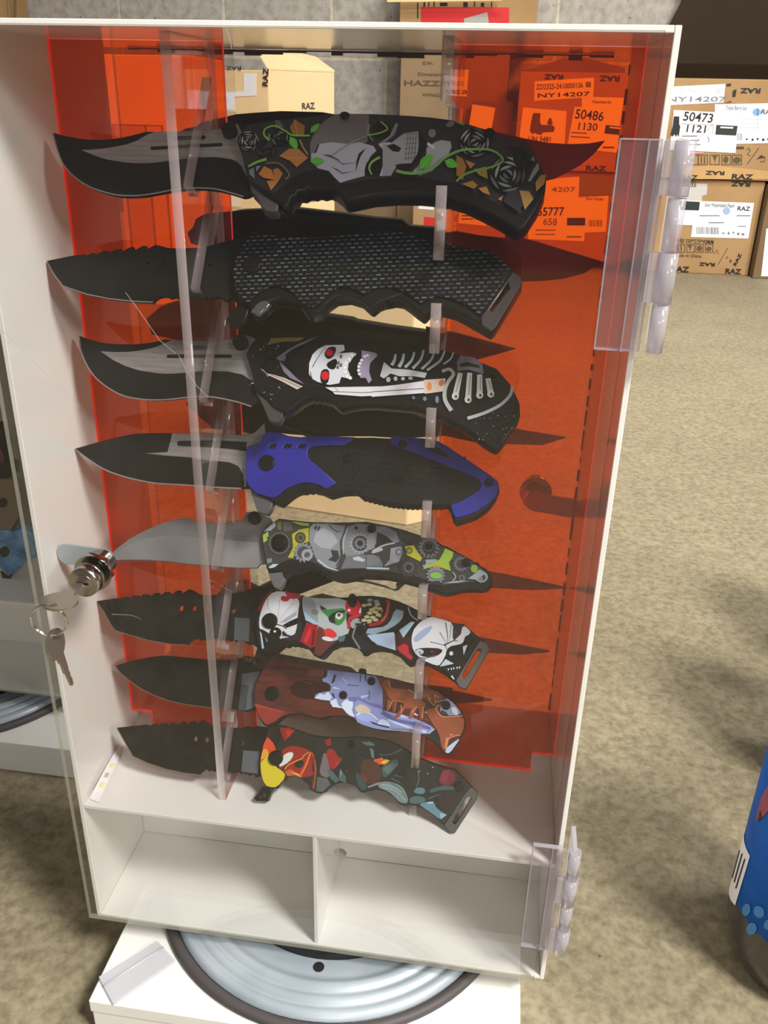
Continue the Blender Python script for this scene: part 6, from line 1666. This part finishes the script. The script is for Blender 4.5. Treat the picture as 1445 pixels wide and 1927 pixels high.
sheet('open_flap', F, [(976, 136), (1060, 110), (1098, 108), (1176, 128), (1176, 137)], M_carddark, t, -.006, .004)

# brown cartons in the middle distance
t, F = box_px('brown carton with reversed printing standing by the wall right of the gap', 750, 948, 88, 440, 3.74, .22, noisy('shaded_cardboard', (146, 120, 88), (158, 130, 96), 5, rough=.8, spec=.2))
words(F, 'G.W.:', 806, 119, 6, M_brownink, t, wpx=22)
words(F, 'Dimension', 812, 140, 6, M_brownink, t, wpx=52)
words(F, 'HAZZE', 800, 157, 10, M_brownink, t, wpx=80, bold=.02)
words(F, 'WINGLE', 815, 179, 6, M_brownink, t, wpx=40)
sheet('label', F, [(848, 130), (882, 131), (878, 182), (846, 180)], M_paper, t)
words(F, '510', 864, 173, 7, M_ink, t, wpx=28, off=.004)
t, F = box_px('small carton with a white label and a red corner in front of the brown carton', 776, 952, 352, 486, 3.49, .14, M_card)
lb = sheet('label', F, [(788, 365), (817, 367), (816, 395), (787, 393)], M_paper, t)
patches('printed_lines', F, [rpx(793, 372, 808, 374), rpx(793, 378, 812, 380), rpx(793, 384, 806, 386)], M_greyink, lb)
sheet('red_corner', F, [(798, 408), (820, 410), (820, 428), (797, 424)], M_red, t)
lb = sheet('label', F, [(866, 376), (945, 378), (942, 428), (862, 420)], M_paper, t)
words(F, 'N0312', 886, 388, 8, M_brownink, lb, wpx=40)
patches('printed_lines', F, [rpx(868, 398, 890, 400), rpx(868, 405, 892, 407), rpx(868, 411, 890, 413), rpx(915, 420, 938, 424)], M_brownink, lb)
t, F = box_px('small tilted-label carton between the brown carton and the labelled stack', 880, 955, 190, 500, 3.66, .04, M_carddark)
lb = sheet('label', F, [(889, 196), (932, 203), (924, 246), (882, 238)], M_paper, t)
t, F = box_px('added carton, shade painted into its dark colour, behind the gap between the knife handles', 622, 746, 322, 500, 3.76, .2, M_carddark)  # fills a shadowed gap; the shade is put into its dark colour

# carton with the red panel, standing on the brown carton
t, F = box_px('open carton with a red printed panel on top of the brown carton', 752, 1012, -60, 87, 3.74, .22, M_card)
sheet('red_panel', F, [(793, 13), (958, 14), (958, 60), (793, 60)], M_red, t, .003)
patches('dark_print', F, [rpx(797, 4, 800, 13), rpx(806, 4, 808, 12), rpx(816, 3, 818, 12), rpx(828, 5, 842, 11), rpx(872, 4, 880, 13), rpx(892, 3, 894, 13), rpx(905, 5, 911, 12), rpx(924, 3, 926, 13), rpx(785, 5, 787, 34)], M_ink, t)
sheet('torn_paper', F, [(873, 60), (873, 35), (917, 23), (922, 60)], mat('grey_scrap', (170, 166, 160), .6), t, .005)
sheet('open_flap', F, [(728, 0), (728, 4), (944, 1), (944, -8), (730, -8)], M_cardlight, t, .06, .006)

# the carton with the dark lettering, corner towards the camera
Pc = at(509, 300, 1, 2.95)
zt, = [at(509, 132, 1, 2.95).z]
dr = Vector((1, .42, 0)).normalized()
dl = Vector((-1, .30, 0)).normalized()
zf = FLOOR
FR = Face((Pc.x, Pc.y, zf), dr)
FL = Face((Pc.x, Pc.y, zf), -dl)
wr = (FR.hit(630, 260) - FR.P0).dot(dr)
wl_ = (FL.hit(398, 250) - FL.P0).dot(dl)
foot = [Pc, Pc + dr * wr, Pc + dr * wr + dl * wl_, Pc + dl * wl_]
t = thing('carton', 'light cardboard box with its corner forward, seen between the orange panels above the top knife', 'cardboard box', (Pc.x, Pc.y + .2, zf))
prism('body', [(p.x, p.y) for p in foot], zf, zt, M_cardlight, t)
words(FL, 'RAZ', 500, 146, 13, M_ink, t, rot=84, wpx=None, bold=.03)
words(FR, 'RAZ', 580, 200, 12, M_ink, t, rot=3, wpx=24, bold=.02)
words(FR, 'RAZ', 580, 368, 26, M_ink, t, rot=6, wpx=26, bold=.02)
words(FL, 'RAZ', 440, 128, 7, M_ink, t, rot=180, wpx=28, bold=.02)
sheet('label', FL, [(368, 174), (458, 172), (458, 138), (482, 138), (482, 180), (440, 182), (440, 207), (368, 203)], M_paper, t)
bm = bmesh.new()
tl, trr = FR.P0.copy(), FR.P0 + dr * wr
tl.z = trr.z = zt
bk = dl * wl_ * .55
fl_ = [tl, trr, trr + bk * .55 + Vector((0, 0, .045)), tl + bk * .45 + Vector((0, 0, .085))]
vv = [bm.verts.new(p) for p in fl_]
vw = [bm.verts.new(p + Vector((0, 0, .006))) for p in fl_]
bm.faces.new(vv); bm.faces.new(vw[::-1])
for i in range(4):
    bm.faces.new((vv[i], vv[(i + 1) % 4], vw[(i + 1) % 4], vw[i]))
wmesh('open_flap', bm, M_cardlight, t)

# tall carton behind the left orange panel
t, F = box_px('tall light carton seen through the left orange panel', 150, 383, 103, 700, 2.40, .3, M_cardlight)
t, F = box_px('carton with only its corner showing above the case at the top left', -70, 31, -60, 500, 3.72, .24, M_card)
sheet('tape', F, [(24, -20), (31, -20), (31, 60), (26, 60)], M_carddark, t)

# near carton behind the case
Pc = at(765, 990, 2, FLOOR)
dr = Vector((1, .75, 0)).normalized()
dl = Vector((-1, .16, 0)).normalized()
FR = Face(Pc, dr); FL = Face(Pc, -dl)
wr = (FR.hit(842, 760) - FR.P0).dot(dr)
wl_ = (FL.hit(492, 930) - FL.P0).dot(dl)
ztop = FL.hit(680, 480).z
foot = [Pc, Pc + dr * wr, Pc + dr * wr + dl * wl_, Pc + dl * wl_]
t = thing('carton', 'plain cardboard box on the floor close behind the case, seen between the knives', 'cardboard box', (Pc.x, Pc.y + .1, FLOOR))
prism('body', [(p.x, p.y) for p in foot], FLOOR, ztop, M_cardlight, t, .003)

# dark panel added for the wall's deep shadow at the upper right
t = thing('wall_shadow_panel', 'added dark panel standing for the deep shadow on the wall at the upper right', 'shadow_panel', (at(1380, 140, 1, 3.93).x, 3.93, FLOOR))
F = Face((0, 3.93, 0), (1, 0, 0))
sheet('shadow_panel', F, [(1292, -30), (1284, 2), (1236, 96), (1230, 150), (1222, 470), (1500, 470), (1500, -30)], noisy('painted_wall_shade', (58, 48, 38), (64, 54, 42), 3, rough=.9, spec=.1), t, 0, .03)
t, F = box_px('dark crate behind the right-hand stack, its top edge under the painted wall shadow', 1216, 1500, 120, 520, 3.82, .08, mat('dark_crate', (44, 34, 25), .9, 0, .05))

# ------------------------------------------------------------------ blue bottle at the right
BX, BY, BR = .557, .098, .063
bt = thing('bottle', 'dark glass bottle with a bright blue label at the lower right edge', 'bottle', (BX, BY, FLOOR))
zl0 = at(1375, 1722, 1, BY - .02).z
zl1 = zl0 + .185
bm = bmesh.new()
add_lathe(bm, [(.0005, FLOOR + .004), (.035, FLOOR + .003), (.046, FLOOR + .0008), (.053, FLOOR + .003), (.0595, FLOOR + .016), (BR, FLOOR + .032), (BR, zl1 + .004), (.058, zl1 + .025), (.045, zl1 + .05), (.026, zl1 + .075), (.017, zl1 + .095), (.016, zl1 + .12), (.0005, zl1 + .121)], (BX, BY), 72)
wmesh('body', bm, mat('smoky_dark_glass', (66, 62, 60), .12, 0, .6, .3), bt)
bm = bmesh.new()
add_lathe(bm, [(BR + .0003, zl0), (BR + .0007, zl0 + .0003), (BR + .0007, zl1), (BR + .0003, zl1)], (BX, BY), 96)
bluelab = noisy('blue_label', (18, 84, 172), (24, 98, 188), 30, rough=.5, spec=.12)
lab = wmesh('label', bm, bluelab, bt)


def cyl_hit(u, v, r):
    d = ray(u, v)
    ox, oy = CAM.x - BX, CAM.y - BY
    a_ = d.x ** 2 + d.y ** 2
    b_ = 2 * (ox * d.x + oy * d.y)
    c_ = ox * ox + oy * oy - r * r
    disc = max(b_ * b_ - 4 * a_ * c_, 0)
    return CAM + d * ((-b_ - math.sqrt(disc)) / (2 * a_))


def cyl_art(name, pieces, r, m, parent):
    bm = bmesh.new()
    for p in pieces:
        vs = [bm.verts.new(cyl_hit(u, v, r)) for u, v in p]
        bm.faces.new(vs)
    bm.normal_update()
    bmesh.ops.triangulate(bm, faces=bm.faces[:], ngon_method='EAR_CLIP')
    for _ in range(3):
        bmesh.ops.subdivide_edges(bm, edges=bm.edges[:], cuts=1, use_grid_fill=True)
    for v_ in bm.verts:
        k_ = r / math.hypot(v_.co.x - BX, v_.co.y - BY)
        v_.co.x = BX + (v_.co.x - BX) * k_
        v_.co.y = BY + (v_.co.y - BY) * k_
    return wlink(mesh_obj(name, bm, m), parent)


bc = cyl_art('barcode_panel', [[(1396, 1556), (1400, 1582), (1411, 1611), (1383, 1704), (1374, 1692), (1368, 1670), (1380, 1610)]], BR + .0012, M_paper, lab)
cyl_art('barcode', [rib([(1396, 1606), (1381, 1660)], 2.2), rib([(1401, 1616), (1384, 1672)], 2.2), rib([(1391, 1600), (1377, 1652)], 1.4)], BR + .0016, M_ink, bc)
cyl_art('flower', [[(1445, 1478), (1432, 1500), (1424, 1530), (1422, 1546), (1432, 1542), (1445, 1526)]], BR + .0012, mat('pink_flower', (150, 60, 84), .4), lab)
cyl_art('flower_core', [[(1430, 1524), (1424, 1546), (1432, 1540)]], BR + .0016, mat('dark_flower', (40, 24, 18), .4), lab)
cyl_art('pale_dots', [ell(1404, 1712, 8, 12, .2, 10), ell(1428, 1716, 10, 12, -.5, 10), ell(1414, 1748, 10, 12, .3, 10), ell(1444, 1740, 7, 10, .3, 10)], BR + .0012, mat('pale_blue_dots', (62, 132, 200), .4), lab)


def copy_tree(o, parent=None):
    c_ = o.copy()
    COL.objects.link(c_)
    if parent is not None:
        c_.parent = parent
        c_.matrix_parent_inverse = o.matrix_parent_inverse.copy()
    for ch in list(o.children):
        copy_tree(ch, c_)
    return c_


for (dx_, dy_, lb_) in ((.118, .212, 'unseen second dark glass bottle, added past the right edge for its floor shadow'), (.208, .412, 'unseen third dark glass bottle, added farther back past the right edge for its shadow')):  # unseen bottles added for the shadows they throw on the floor
    nb_ = copy_tree(bt)
    nb_.location.x += dx_
    nb_.location.y += dy_
    nb_['label'] = lb_
